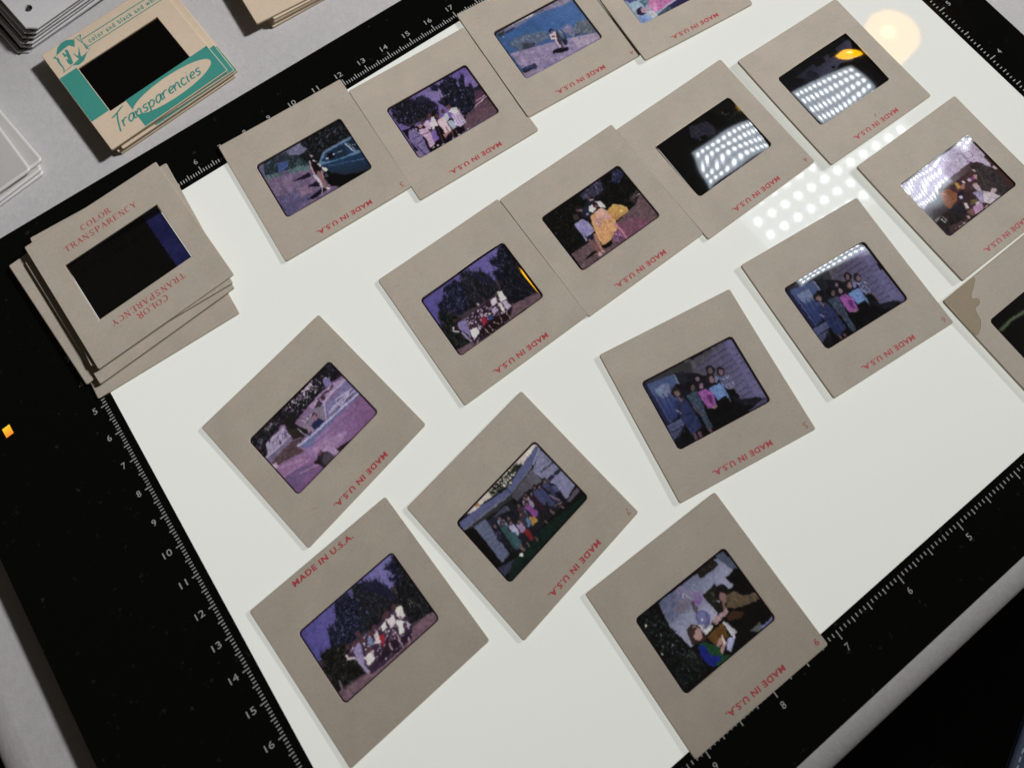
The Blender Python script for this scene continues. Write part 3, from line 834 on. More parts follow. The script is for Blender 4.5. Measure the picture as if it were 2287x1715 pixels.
["P",[[-13.5,2.2],[-8.6,2.2],[-3.6,2.1],[2.9,1.7],[7.1,2.8],[6.4,7.9],[3.9,10.5],[-4.0,11.1],[-10.8,10.4],[-11.1,5.7]],[40,24,40]],
["D",[[-12.2,2.1],[-3.6,2.1],[2.6,2.1],[6.8,3.2],[6.0,7.7],[2.8,8.5],[-7.6,7.6],[-10.6,7.6]],[[214,196,214],[196,170,196],[230,216,226],[160,130,160],[120,90,120],[60,36,50],[90,60,80],[206,180,200]],200,0.3],
["N",[[-11.4,1.8],[-8.5,2.0],[-9.1,5.0],[-10.6,8.4],[-11.9,4.2]],[96,86,150],[150,136,186],0.4],
["L",[[-13.5,2.2],[-14.0,3.3],[-12.6,4.4]],0.49,[226,206,214]],
["L",[[-12.0,5.3],[-11.2,9.2]],0.6,[150,136,180]],
["N",[[-9.6,6.1],[-7.2,6.3],[-7.4,8.6],[-10.1,9.4]],[226,206,216],[246,232,236],0.3],
["E",-11.9,0.8,0.6,0.65,[60,36,40],0],
["E",-10.3,1.2,0.65,0.71,[50,30,36],0],
["E",-8.6,5.6,0.65,0.76,[70,40,44],0],
["E",-2.4,0.8,0.49,0.54,[200,170,176],0],
["E",4.7,1.8,0.65,0.6,[110,74,70],0],
["E",-0.0,0.6,0.44,0.49,[70,44,50],0],
["P",[[5.0,1.0],[6.6,1.8],[6.3,5.1],[4.4,4.3]],[236,226,216]],
["P",[[3.1,4.0],[4.1,5.1],[3.3,8.3],[2.6,7.1]],[236,230,220]],
["P",[[-4.2,5.1],[-2.9,5.4],[-3.2,7.3],[-5.1,7.6]],[176,22,52]],
["P",[[-2.6,5.9],[-0.8,5.9],[-1.2,8.1],[-1.7,8.0]],[40,50,110]],
["P",[[-1.8,6.5],[-1.2,6.9],[-1.3,8.3],[-2.2,7.8]],[36,66,160]],
["P",[[4.8,4.6],[6.0,5.5],[6.2,7.8],[4.2,7.9]],[190,176,200]],
["P",[[1.5,2.0],[3.9,2.1],[2.9,4.2],[1.1,4.2]],[226,210,220]],
["P",[[0.1,4.7],[1.9,4.8],[1.6,6.4],[-0.2,6.7]],[186,160,200]],
["P",[[-6.1,7.7],[1.4,7.5],[4.7,8.9],[3.0,10.8],[-4.5,11.0],[-8.1,9.6]],[26,14,18]],
["L",[[-5.2,8.6],[-4.9,10.7]],0.27,[190,150,150]],
["L",[[-3.6,8.5],[-3.2,10.4]],0.27,[190,150,150]],
["L",[[1.3,6.8],[0.8,9.6]],0.27,[190,150,150]],
["L",[[3.7,8.2],[3.4,10.7]],0.27,[190,150,150]],
["L",[[-1.7,8.4],[-0.5,10.1]],0.27,[190,150,150]],
["D",[[-10.4,10.7],[-4.7,11.2],[3.2,10.9],[3.1,9.9],[-9.0,9.6]],[[236,220,216],[40,20,30]],26,0.16]]},"S6":{"ins":[0.5,0.4,0.35,0.4],"ops":[["P",[[-5.9,-36.5],[59.6,9.5],[13.9,59.8],[-46.2,17.5]],[12,14,14]],
["F",[[-16.5,-11.8],[17.1,-12.1],[17.3,-0.0],[12.3,3.4],[5.8,2.6],[-11.7,3.3],[-16.7,4.3]],[8,9,10],[58,60,48],900,1.0,60,60,0.15],
["F",[[-0.1,-10.7],[8.7,-11.5],[6.9,-7.0],[1.2,-6.9],[-1.2,-8.6]],[40,40,60],[130,124,170],170,1.3,70,40,0.15],
["F",[[13.1,-10.0],[16.4,-11.3],[17.1,-7.9],[12.8,-6.1],[11.1,-7.9]],[24,26,56],[120,120,180],120,1.0,80,40,0.16],
["N",[[-16.3,4.5],[-9.7,4.6],[4.0,4.4],[12.8,3.1],[17.2,0.5],[17.1,11.2],[-16.3,11.4]],[82,62,68],[124,94,100],0.6],
["N",[[3.5,5.3],[10.1,6.8],[13.8,11.4],[2.1,10.8]],[110,60,84],[136,88,104],0.5],
["D",[[-15.9,4.8],[12.0,4.5],[16.3,10.6],[-15.6,11.3]],[[70,50,58],[140,112,116]],90,0.12],
["L",[[13.6,1.5],[17.0,0.7]],0.35,[226,206,206]],
["L",[[14.5,0.3],[17.1,-0.5]],0.3,[206,180,190]],
["F",[[12.0,0.7],[17.0,-0.9],[17.1,-0.2],[12.9,2.6]],[60,50,46],[130,110,106],40,1,60,30,0.14],
["P",[[-14.3,8.9],[-8.1,8.8],[-3.3,9.2],[-2.1,8.8],[-6.3,8.0],[-12.5,8.1]],[10,8,8]],
["P",[[-12.5,7.8],[-8.0,8.6],[-11.0,8.6]],[14,10,10]],
["P",[[0.4,-7.4],[2.3,-6.7],[2.9,-5.1],[-3.3,-1.9],[-5.4,-4.0],[-4.5,-5.9]],[24,26,40]],
["P",[[-2.8,-6.5],[-0.5,-5.5],[-2.9,-1.7],[-4.8,-3.6]],[28,32,50]],
["E",1.3,-7.3,0.81,1.01,[96,64,70],0],
["E",1.9,-7.7,0.76,0.45,[30,18,24],0],
["L",[[0.8,-7.2],[1.9,-6.6]],0.2,[236,226,220]],
["E",-4.3,-6.7,1.06,1.11,[92,60,64],0],
["E",-4.1,-7.3,1.11,0.66,[28,20,24],0],
["L",[[-4.4,-6.4],[-3.6,-5.4]],0.25,[206,160,160]],
["E",-3.1,-3.5,0.45,0.45,[176,160,190],0],
["P",[[1.7,-5.9],[3.5,-5.0],[3.8,-1.9],[3.3,-1.7],[2.0,-3.5],[0.7,-4.7]],[212,214,210]],
["P",[[-1.0,-5.6],[0.7,-5.4],[0.5,-3.3],[-1.3,-3.0],[-2.1,-3.9]],[222,222,226]],
["E",1.2,-4.7,1.06,1.16,[110,64,66],0],
["E",1.2,-5.3,0.86,0.66,[36,22,28],0],
["L",[[0.9,-4.9],[2.0,-4.4]],0.25,[40,20,24]],
["P",[[-7.5,-6.4],[-5.8,-5.8],[-6.3,-3.7],[-7.4,-3.8]],[50,36,40]],
["E",-7.0,-5.1,0.91,1.01,[60,44,46],0],
["N",[[-8.9,-3.4],[-5.5,-3.1],[-4.5,-0.9],[-4.8,2.6],[-8.2,2.7],[-8.8,0.4]],[130,122,186],[176,166,206],0.5],
["L",[[-8.9,-3.0],[-9.0,3.7]],0.61,[150,146,196]],
["P",[[-8.5,2.7],[-6.0,3.0],[-6.7,4.6],[-8.7,4.1]],[24,24,56]],
["L",[[-8.2,4.2],[-8.0,7.1],[-8.2,9.6]],1.11,[134,84,80]],
["L",[[-5.7,3.8],[-6.6,6.8],[-7.0,9.6]],1.01,[176,120,100]],
["E",-8.4,10.0,0.56,0.71,[226,176,176],-20],
["P",[[-7.3,9.4],[-6.3,10.2],[-6.7,10.4],[-7.5,9.8]],[236,196,190]],
["N",[[-2.7,-2.4],[0.0,-2.7],[2.4,-2.9],[3.4,-0.3],[3.4,4.0],[2.2,6.3],[-3.9,8.8],[-5.8,8.1],[-5.4,4.9],[-4.5,1.5]],[206,146,84],[240,178,116],0.9],
["P",[[-0.3,-2.6],[2.2,-2.7],[3.0,-1.3],[3.0,2.5],[-0.2,1.2],[-0.6,-0.7]],[222,170,150]],
["L",[[-0.3,0.5],[2.5,0.9]],0.2,[190,130,112]],
["L",[[-0.0,1.3],[2.9,1.8]],0.2,[190,130,112]],
["E",-1.6,0.5,1.26,1.77,[206,156,140],-20],
["D",[[-1.4,-1.2],[-0.5,0.7],[-2.4,3.1],[-3.4,2.4]],[[226,190,190],[170,110,80]],26,0.2],
["L",[[-3.7,-0.3],[-3.5,4.4]],0.25,[226,176,120]],
["L",[[-0.5,3.8],[-0.8,7.2]],0.25,[196,140,96]],
["L",[[-4.7,4.5],[-3.5,8.4]],0.2,[190,134,80]],
["L",[[2.7,4.8],[2.7,8.2],[2.5,10.4]],0.86,[206,120,150]],
["N",[[0.6,6.7],[2.6,6.9],[2.4,10.1],[-1.2,10.0],[-1.2,8.2]],[96,56,96],[160,100,140],0.3],
["D",[[0.4,6.5],[2.4,10.1],[-1.3,10.5],[-1.9,8.6]],[[226,180,200],[40,20,40],[120,84,150]],40,0.2],
["P",[[-6.0,8.3],[-1.9,8.3],[-2.8,9.8],[-5.7,9.6]],[12,8,10]],
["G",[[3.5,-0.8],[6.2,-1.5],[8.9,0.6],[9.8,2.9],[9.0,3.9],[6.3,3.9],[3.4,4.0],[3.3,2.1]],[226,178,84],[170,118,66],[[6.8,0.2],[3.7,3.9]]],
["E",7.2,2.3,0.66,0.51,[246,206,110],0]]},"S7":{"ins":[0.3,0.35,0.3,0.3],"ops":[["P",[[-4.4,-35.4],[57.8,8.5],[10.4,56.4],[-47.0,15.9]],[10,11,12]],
["N",[[-3.1,-10.8],[5.8,-8.3],[3.6,-3.7],[-2.2,-3.4],[-5.0,-7.2]],[26,26,36],[50,50,66],0.6],
["F",[[2.4,-10.7],[7.9,-10.0],[10.7,-3.3],[3.9,-3.4],[4.5,-6.8]],[8,9,9],[20,22,20],60,1.2,120,8,0.1],
["F",[[8.3,-10.4],[17.8,-11.3],[17.6,-1.6],[10.5,-3.1]],[12,14,14],[32,38,36],160,2.0,120,5,0.1],
["P",[[-2.5,-5.5],[-0.4,-5.5],[0.4,-2.8],[-2.4,-3.2]],[6,7,8]],
["L",[[10.9,-8.5],[11.0,-7.2],[12.5,-6.4]],0.16,[120,126,120]],
["L",[[11.7,-8.9],[10.2,-8.0]],0.12,[90,96,90]],
["E",12.2,-7.9,0.93,0.93,[10,12,12],0],
["L",[[-4.6,-7.6],[-0.5,-7.5]],0.09,[60,62,84]],
["L",[[-4.0,-8.4],[0.4,-7.8]],0.09,[54,56,78]],
["L",[[-2.1,-7.7],[-2.9,-6.1]],0.09,[60,62,84]]]},"S8":{"ins":[0.35,0.35,0.3,0.3],"ops":[["P",[[-4.4,-34.6],[56.5,6.6],[7.6,53.7],[-48.8,15.5]],[8,8,9]],
["G",[[-16.5,-11.6],[16.9,-11.6],[16.8,-8.8],[10.3,-0.8],[1.5,-2.4],[-13.0,-1.7],[-16.6,-6.9]],[22,26,32],[58,58,80],[[-2.7,-12.9],[-1.1,-4.2]]],
["P",[[-16.5,-11.6],[16.9,-11.6],[16.6,-9.3],[-15.2,-8.3]],[14,17,18]],
["P",[[-16.5,-11.6],[-3.9,-3.1],[-13.2,-2.1],[-16.5,-5.6]],[16,18,22]],
["P",[[-2.0,-10.7],[2.9,-10.1],[2.3,-6.8],[-2.1,-7.0]],[18,18,18]],
["P",[[5.3,-10.3],[9.0,-9.7],[8.7,-6.8],[4.7,-7.1]],[14,16,18]],
["L",[[4.8,-8.2],[9.0,-7.5]],0.26,[34,36,42]],
["N",[[-7.3,-7.2],[-4.8,-7.3],[-3.2,-4.5],[-4.4,-3.2],[-6.8,-3.2],[-9.7,-5.2]],[16,16,22],[44,44,66],0.4],
["P",[[-9.0,-4.1],[-6.4,-3.6],[-6.7,-1.4],[-10.3,-1.4]],[70,74,84]],
["E",-6.2,-1.6,1.09,0.79,[12,12,16],-30],
["E",-9.6,-1.8,1.09,0.66,[12,12,16],-20],
["P",[[-5.5,-3.3],[-4.2,-2.7],[-4.6,-1.7],[-6.0,-2.1]],[84,88,96]],
["P",[[-3.9,-2.5],[2.6,-2.3],[6.6,-3.3],[11.0,-1.5],[10.1,2.7],[5.2,-1.8],[-4.5,-0.5]],[10,10,10]],
["E",3.0,-3.6,0.74,0.44,[8,8,10],0],
["P",[[8.7,-1.0],[10.0,-0.1],[9.3,1.3],[8.2,0.5]],[60,50,50]]]},"S9":{"ins":[0.5,0.55,0.35,0.3],"ops":[["P",[[-2.2,-34.2],[62.0,10.0],[9.0,54.6],[-50.2,13.9]],[58,38,42]],
["G",[[-16.6,-11.6],[17.3,-11.4],[17.5,-7.7],[16.9,-2.4],[14.6,1.6],[10.1,-4.0],[6.2,-3.0],[-1.5,-3.3],[-5.9,-3.0],[-8.9,-2.6],[-16.4,-0.5]],[176,166,196],[196,180,206],[[-13.0,-7.0],[16.9,-6.6]]],
["L",[[14.7,-10.6],[14.8,-2.4]],0.15,[158,140,166]],
["L",[[15.4,-10.0],[15.1,-1.4]],0.15,[158,140,166]],
["L",[[16.1,-9.4],[15.4,-0.5]],0.15,[158,140,166]],
["L",[[16.8,-8.8],[15.7,0.4]],0.15,[158,140,166]],
["L",[[17.4,-8.3],[16.1,1.3]],0.15,[158,140,166]],
["L",[[18.1,-7.7],[16.4,2.2]],0.15,[158,140,166]],
["L",[[18.8,-7.1],[16.7,3.1]],0.15,[158,140,166]],
["L",[[19.5,-6.5],[17.0,4.0]],0.15,[158,140,166]],
["L",[[20.1,-5.9],[17.3,4.9]],0.15,[158,140,166]],
["L",[[7.9,-10.0],[10.6,-9.6],[9.7,-7.5],[7.5,-9.3]],0.19,[120,112,136]],
["L",[[9.7,-7.5],[13.0,-6.7],[12.6,-4.8],[10.5,-5.0],[9.5,-7.3]],0.22,[112,104,126]],
["L",[[10.1,-6.6],[9.5,-4.1]],0.24,[90,80,100]],
["N",[[5.0,-7.6],[8.9,-6.7],[9.5,-4.4],[5.8,-4.5]],[160,154,176],[206,200,216],0.4],
["P",[[15.4,-2.6],[17.7,-2.2],[17.8,11.5],[13.5,9.2],[15.2,4.5]],[70,38,40]],
["P",[[14.8,1.7],[16.1,2.1],[16.0,3.5],[15.0,3.4]],[206,186,186]],
["N",[[9.7,-3.7],[12.8,-1.5],[14.2,1.6],[15.2,6.3],[13.7,10.8],[9.5,11.6],[7.7,8.2],[5.6,6.4],[6.7,2.3],[9.2,-0.9]],[36,32,38],[72,62,62],0.6],
["L",[[10.1,-0.3],[7.1,6.9]],0.19,[110,84,76]],
["E",10.7,-1.7,1.94,1.21,[52,38,38],-20],
["N",[[-3.4,-1.6],[8.6,-2.6],[8.6,-0.1],[5.2,6.2],[5.2,7.4],[2.5,3.7],[-3.4,2.9],[-9.0,-1.2]],[58,36,40],[84,54,58],0.6],
["G",[[-5.3,-3.5],[9.3,-3.6],[8.0,-1.7],[1.2,-1.5],[-4.9,-2.0]],[120,110,118],[84,62,66],[[-1.9,-3.0],[7.8,-2.5]]],
["N",[[-7.7,-1.8],[-4.1,-1.5],[-2.7,1.9],[-4.2,3.6],[-9.1,4.5],[-9.3,2.2],[-8.8,-0.8]],[130,72,40],[166,96,56],0.5],
["P",[[-7.1,-1.1],[-6.0,0.3],[-6.3,0.3],[-6.8,-0.5]],[230,206,196]],
["P",[[-0.5,-1.4],[0.7,-0.9],[0.2,0.9],[-1.6,1.2]],[196,146,60]],
["N",[[0.5,0.5],[2.8,0.6],[0.6,2.4],[-0.4,1.4]],[150,90,80],[190,120,100],0.4],
["P",[[1.9,-0.4],[2.8,-0.4],[2.8,0.6],[2.1,0.4]],[216,206,216]],
["E",4.7,0.8,0.78,0.68,[206,186,190],0],
["P",[[5.7,0.4],[7.8,0.3],[7.5,1.6],[4.9,1.7]],[130,60,140]],
["P",[[7.4,0.3],[8.2,0.9],[7.3,2.1],[6.5,1.5]],[206,150,120]],
["P",[[8.2,-1.6],[9.2,-0.9],[8.8,0.0],[8.4,-0.9]],[190,176,180]],
["P",[[4.2,2.4],[6.1,3.1],[5.2,6.2],[3.7,5.1]],[190,170,176]],
["N",[[2.1,4.7],[5.4,6.0],[2.6,9.8],[1.6,8.6],[2.0,6.1]],[130,120,160],[176,166,200],0.4],
["N",[[5.4,6.3],[7.6,8.4],[9.5,11.6],[4.0,11.7],[2.8,9.3]],[190,180,186],[222,212,214],0.5],
["L",[[4.7,8.2],[7.8,11.3]],0.15,[130,124,130]],
["E",8.7,8.3,1.21,0.83,[196,170,170],-20],
["P",[[-2.9,1.8],[0.2,2.1],[-1.5,4.3],[-3.8,4.5]],[30,26,44]],
["P",[[-3.1,2.9],[-1.7,3.2],[-2.3,4.4],[-3.2,4.0]],[216,210,222]],
["N",[[-7.7,4.5],[-3.6,5.0],[-5.5,8.7],[-7.6,9.4],[-11.1,3.9]],[26,22,32],[46,38,46],0.6],
["N",[[-0.7,6.3],[1.6,7.0],[0.7,7.9],[-2.0,7.6]],[90,80,40],[120,104,60],0.4],
["P",[[-3.4,5.7],[-2.4,6.1],[-3.3,7.9],[-4.3,7.8]],[214,206,210]],
["P",[[-0.1,7.7],[1.8,8.1],[0.7,9.4],[-0.4,8.6]],[190,186,180]],
["N",[[-1.8,8.3],[2.0,9.1],[0.6,11.4],[-4.0,11.6]],[166,120,166],[214,170,206],0.3],
["P",[[1.3,10.7],[3.0,10.7],[2.6,11.3],[1.3,11.3]],[216,206,216]],
["P",[[-5.0,8.5],[-2.2,8.6],[-4.0,11.0],[-4.8,9.8]],[130,90,76]],
["P",[[-6.3,9.4],[-5.3,9.7],[-5.7,11.0],[-6.6,10.6]],[206,176,170]],
["N",[[-16.2,-0.4],[-7.5,-1.4],[-9.3,2.2],[-9.6,4.4],[-11.5,5.5],[-17.1,4.6]],[44,32,36],[70,54,56],0.4],
["E",-11.9,2.2,1.07,1.07,[60,44,52],0],
["N",[[-16.5,4.7],[-10.7,4.8],[-7.0,10.1],[-15.9,11.6]],[24,20,22],[52,40,36],0.7],
["P",[[-16.2,4.3],[-13.6,4.4],[-13.9,4.7],[-16.3,5.4]],[126,124,126]],
["L",[[-14.1,5.2],[-13.8,7.1]],0.34,[214,206,206]],
["L",[[-13.2,4.9],[-12.9,6.9]],0.24,[190,186,186]],
["N",[[-14.0,8.5],[-6.2,10.6],[-5.7,11.3],[-15.9,11.6]],[50,34,36],[90,64,66],0.5],
["P",[[-8.9,10.6],[-7.0,11.3],[-9.2,11.5]],[206,186,190]],
["D",[[-14.3,10.7],[-9.0,10.7],[-7.9,11.5]],[[190,160,160]],16,0.16],
["P",[[-5.1,11.4],[10.3,12.1],[10.3,11.5],[-4.9,10.9]],[30,18,22]]]},"S11":{"ins":[0.4,0.55,0.4,0.3],"ops":[["P",[[-11.3,-32.6],[59.2,1.8],[22.7,52.2],[-42.2,20.6]],[20,20,30]],
["P",[[-16.5,-11.4],[1.5,-11.5],[0.1,-6.7],[-5.5,-9.4],[-15.5,-10.7]],[52,52,54]],
["P",[[-3.1,-11.4],[-0.3,-11.4],[2.2,-11.4],[1.2,-11.1],[-0.0,-10.9]],[120,118,112]],
["N",[[0.6,-10.6],[14.2,-11.5],[14.3,-5.8],[7.4,-3.1],[2.6,-4.4],[-0.3,-6.9]],[62,60,66],[92,90,104],1.2],
["G",[[0.9,-7.9],[13.6,-11.0],[17.8,-10.8],[17.6,10.7],[13.2,8.0],[8.9,6.9],[6.4,-1.5],[2.8,-4.6]],[82,76,100],[92,90,134],[[3.1,-5.2],[16.8,-0.1]]],
["L",[[0.9,-7.9],[13.4,-8.9]],0.27,[58,54,84]],
["L",[[2.0,-6.5],[13.4,-7.1]],0.27,[58,54,84]],
["L",[[5.7,-4.7],[13.2,-5.0]],0.27,[58,54,84]],
["L",[[8.6,-3.6],[13.4,-3.6]],0.27,[58,54,84]],
["L",[[9.2,-1.5],[13.4,-1.8]],0.27,[58,54,84]],
["L",[[9.6,0.6],[13.3,0.0]],0.27,[58,54,84]],
["L",[[9.4,2.6],[13.2,2.0]],0.27,[58,54,84]],
["L",[[9.3,4.5],[13.1,4.3]],0.27,[58,54,84]],
["L",[[9.0,6.2],[13.2,6.2]],0.27,[58,54,84]],
["P",[[13.9,-11.1],[17.6,-10.9],[17.2,7.9],[13.5,7.9],[14.2,-2.2]],[100,96,140]],
["L",[[14.7,-7.8],[16.8,-7.5]],0.21,[66,62,100]],
["L",[[14.4,-6.0],[16.5,-5.8]],0.21,[66,62,100]],
["L",[[14.5,-4.4],[16.7,-4.4]],0.21,[66,62,100]],
["L",[[14.6,-2.8],[16.8,-2.7]],0.21,[66,62,100]],
["L",[[14.5,-0.9],[17.0,-0.8]],0.21,[66,62,100]],
["L",[[14.5,0.9],[16.7,0.9]],0.21,[66,62,100]],
["L",[[14.3,2.9],[16.5,2.9]],0.21,[66,62,100]],
["L",[[14.1,4.9],[16.5,4.7]],0.21,[66,62,100]],
["G",[[-15.6,-10.5],[-6.2,-9.5],[-5.9,-6.0],[-12.2,2.5],[-15.2,3.0]],[66,84,130],[40,54,110],[[-13.0,-7.9],[-14.3,1.5]]],
["N",[[-14.2,-8.2],[-9.4,-7.9],[-9.9,-4.3],[-13.2,-4.4],[-14.4,-6.0]],[96,112,150],[120,134,168],0.6],
["L",[[-14.4,-6.0],[-14.5,2.3]],0.43,[34,46,96]],
["L",[[-12.6,-5.4],[-13.0,2.1]],0.43,[34,46,96]],
["L",[[-10.9,-5.0],[-11.6,1.5]],0.43,[34,46,96]],
["P",[[-16.8,-10.8],[-15.4,-10.4],[-15.2,3.0],[-16.4,3.2]],[30,34,70]],
["L",[[-15.5,-9.8],[-14.9,2.9]],0.32,[80,90,130]],
["L",[[-6.3,-9.0],[-6.6,-5.8]],0.37,[140,146,156]],
["P",[[-5.7,-9.0],[-2.9,-8.9],[-2.9,-4.5],[-5.1,-4.5]],[26,30,40]],
["P",[[-16.5,3.4],[-11.0,3.3],[-11.3,5.5],[-16.5,5.6]],[76,84,124]],
["P",[[-16.9,5.7],[-12.0,5.8],[-15.6,8.1],[-16.8,8.2]],[62,70,104]],
["L",[[-16.7,4.6],[-11.3,4.7]],0.21,[50,54,90]],
["N",[[-16.9,8.4],[-12.1,6.0],[-10.5,7.8],[-6.0,9.3],[9.2,7.3],[14.6,9.2],[16.7,11.2],[-15.7,11.7],[-16.9,11.1]],[8,8,12],[22,22,30],0.6],
["D",[[-15.5,7.1],[-12.4,6.4],[-12.3,7.2],[-14.9,7.9]],[[60,66,80]],16,0.14],
["N",[[-10.4,4.1],[2.4,4.0],[6.0,4.5],[8.3,8.7],[14.5,9.4],[14.7,10.8],[-7.4,11.6],[-13.5,10.1]],[6,6,9],[14,14,18],0.6],
["N",[[8.7,6.8],[11.8,7.6],[14.6,9.2],[12.8,10.4],[9.1,9.1]],[14,14,20],[34,34,46],0.4],
["N",[[8.4,11.0],[16.2,9.5],[17.2,11.0],[15.7,11.8]],[60,56,84],[88,80,110],0.5],
["N",[[6.2,-2.1],[9.4,-1.3],[9.9,2.3],[6.9,2.6],[5.8,0.3]],[30,34,70],[170,170,206],0.28],
["L",[[8.9,2.6],[9.0,5.4]],0.53,[96,80,96]],
["E",7.7,-3.5,1.28,1.6,[30,24,30],0],
["E",7.8,-3.3,0.75,0.96,[120,94,104],0],
["E",5.0,-5.3,1.44,1.5,[22,18,24],0],
["E",4.9,-5.1,0.7,1.02,[104,84,92],0],
["P",[[5.2,-3.1],[6.2,-2.1],[4.9,-0.9],[4.2,-1.5]],[110,118,168]],
["N",[[1.4,-0.6],[5.6,-0.6],[5.7,3.6],[1.9,3.8],[1.9,1.7]],[84,120,180],[112,150,206],0.6],
["L",[[5.6,0.2],[5.6,3.8],[5.2,5.6]],0.7,[90,126,184]],
["E",5.3,5.4,0.37,0.7,[150,120,120],-20],
["E",3.5,-2.9,1.39,1.66,[30,22,26],0],
["E",3.7,-2.6,0.8,1.12,[130,98,98],0],
["P",[[6.3,2.6],[8.6,2.9],[8.9,5.9],[6.2,4.6]],[10,10,12]],
["P",[[1.8,4.0],[5.4,4.5],[5.4,8.0],[-2.4,8.0],[-2.6,4.9]],[8,8,10]],
["E",-0.0,-4.6,1.39,1.39,[18,16,22],0],
["E",-0.2,-4.7,0.64,0.86,[120,98,112],0],
["N",[[-6.1,-1.9],[-2.4,-1.7],[-2.7,2.3],[-3.4,5.2],[-3.7,10.1],[-5.7,9.7],[-5.4,4.0],[-6.1,0.6]],[26,36,56],[76,96,116],0.3],
["E",-4.0,-3.9,1.18,1.76,[14,14,18],0],
["E",-3.0,-3.0,0.7,1.07,[90,76,70],0],
["N",[[-2.2,-1.1],[0.5,-1.0],[2.0,1.0],[0.9,5.3],[-2.0,4.7],[-2.4,1.9]],[130,62,140],[166,84,166],0.6],
["P",[[-0.2,1.0],[1.2,1.4],[0.1,4.4],[-0.7,3.5]],[100,34,104]],
["E",-0.0,5.1,0.91,0.48,[150,116,120],-20],
["E",-0.5,-2.5,1.18,1.44,[26,20,28],0],
["E",-0.3,-2.3,0.7,0.96,[134,104,116],0],
["N",[[-10.6,-1.8],[-7.2,-2.0],[-6.6,1.4],[-6.4,8.3],[-10.8,9.2],[-11.1,6.1],[-11.5,0.5]],[24,36,74],[44,54,100],0.7],
["L",[[-10.2,2.9],[-6.9,3.8]],0.27,[20,26,54]],
["E",-7.1,-5.0,1.44,1.18,[16,14,18],0],
["E",-8.6,-4.2,1.6,1.55,[30,24,30],-20],
["E",-8.5,-3.7,0.91,0.96,[122,96,94],0],
["P",[[-8.9,-2.8],[-7.8,-1.5],[-8.8,-0.7]],[120,92,90]],
["L",[[-11.5,0.5],[-10.7,1.9]],0.37,[150,140,140]],
["L",[[-10.1,9.3],[-10.3,11.4]],0.91,[96,66,76]],
["L",[[-8.4,9.6],[-8.7,11.5]],0.91,[96,66,76]],
["L",[[-4.9,10.3],[-4.8,11.4]],0.91,[96,66,76]],
["L",[[-6.0,2.2],[-5.0,5.5]],0.48,[76,64,70]]]},"S10":{"ins":[0.4,0.55,0.4,0.3],"ops":[["P",[[-8.0,-33.2],[59.3,4.6],[15.9,52.5],[-46.2,17.6]],[20,20,30]],
["P",[[-16.5,-11.2],[1.0,-11.0],[-0.4,-6.0],[-5.8,-9.0],[-15.6,-10.5]],[52,52,54]],
["P",[[-3.5,-10.9],[-0.8,-10.8],[1.8,-10.8],[0.8,-10.6],[-0.4,-10.4]],[120,118,112]],
["N",[[0.2,-10.1],[13.4,-10.6],[13.5,-4.9],[6.8,-2.3],[2.1,-3.7],[-0.8,-6.3]],[62,60,66],[92,90,104],1.2],
["G",[[0.4,-7.2],[12.9,-10.1],[17.0,-9.8],[16.6,12.0],[12.3,9.2],[8.0,7.9],[5.7,-0.7],[2.2,-3.9]],[82,76,100],[92,90,134],[[3.2,-5.3],[16.5,0.4]]],
["L",[[0.4,-7.2],[12.7,-8.0]],0.25,[58,54,84]],
["L",[[1.5,-5.9],[12.6,-6.1]],0.25,[58,54,84]],
["L",[[5.0,-4.0],[12.4,-4.1]],0.25,[58,54,84]],
["L",[[7.9,-2.7],[12.6,-2.6]],0.25,[58,54,84]],
["L",[[8.4,-0.5],[12.5,-0.8]],0.25,[58,54,84]],
["L",[[8.8,1.5],[12.5,1.1]],0.25,[58,54,84]],
["L",[[8.6,3.6],[12.3,3.1]],0.25,[58,54,84]],
["L",[[8.4,5.6],[12.2,5.4]],0.25,[58,54,84]],
["L",[[8.2,7.3],[12.3,7.4]],0.25,[58,54,84]],
["P",[[13.2,-10.2],[16.7,-9.9],[16.2,9.2],[12.6,9.1],[13.4,-1.2]],[100,96,140]],
["L",[[13.9,-6.8],[16.0,-6.5]],0.2,[66,62,100]],
["L",[[13.6,-5.1],[15.7,-4.8]],0.2,[66,62,100]],
["L",[[13.7,-3.4],[15.9,-3.3]],0.2,[66,62,100]],
["L",[[13.7,-1.7],[15.9,-1.7]],0.2,[66,62,100]],
["L",[[13.6,0.1],[16.1,0.3]],0.2,[66,62,100]],
["L",[[13.6,1.9],[15.8,2.0]],0.2,[66,62,100]],
["L",[[13.4,4.0],[15.6,4.1]],0.2,[66,62,100]],
["L",[[13.2,6.0],[15.5,5.9]],0.2,[66,62,100]],
["G",[[-15.7,-10.3],[-6.5,-9.1],[-6.3,-5.5],[-12.5,3.0],[-15.5,3.4]],[66,84,130],[40,54,110],[[-12.9,-8.9],[-15.3,0.3]]],
["N",[[-14.4,-7.9],[-9.7,-7.6],[-10.2,-3.9],[-13.5,-4.0],[-14.6,-5.7]],[96,112,150],[120,134,168],0.6],
["L",[[-14.6,-5.7],[-14.8,2.8]],0.4,[34,46,96]],
["L",[[-12.8,-5.0],[-13.3,2.5]],0.4,[34,46,96]],
["L",[[-11.2,-4.7],[-11.9,2.0]],0.4,[34,46,96]],
["P",[[-16.9,-10.6],[-15.5,-10.1],[-15.5,3.4],[-16.7,3.6]],[30,34,70]],
["L",[[-15.6,-9.6],[-15.2,3.3]],0.3,[80,90,130]],
["L",[[-6.6,-8.6],[-6.9,-5.3]],0.35,[140,146,156]],
["P",[[-6.0,-8.5],[-3.3,-8.4],[-3.4,-3.9],[-5.5,-4.0]],[26,30,40]],
["P",[[-16.8,3.8],[-11.4,3.8],[-11.7,6.0],[-16.8,6.1]],[76,84,124]],
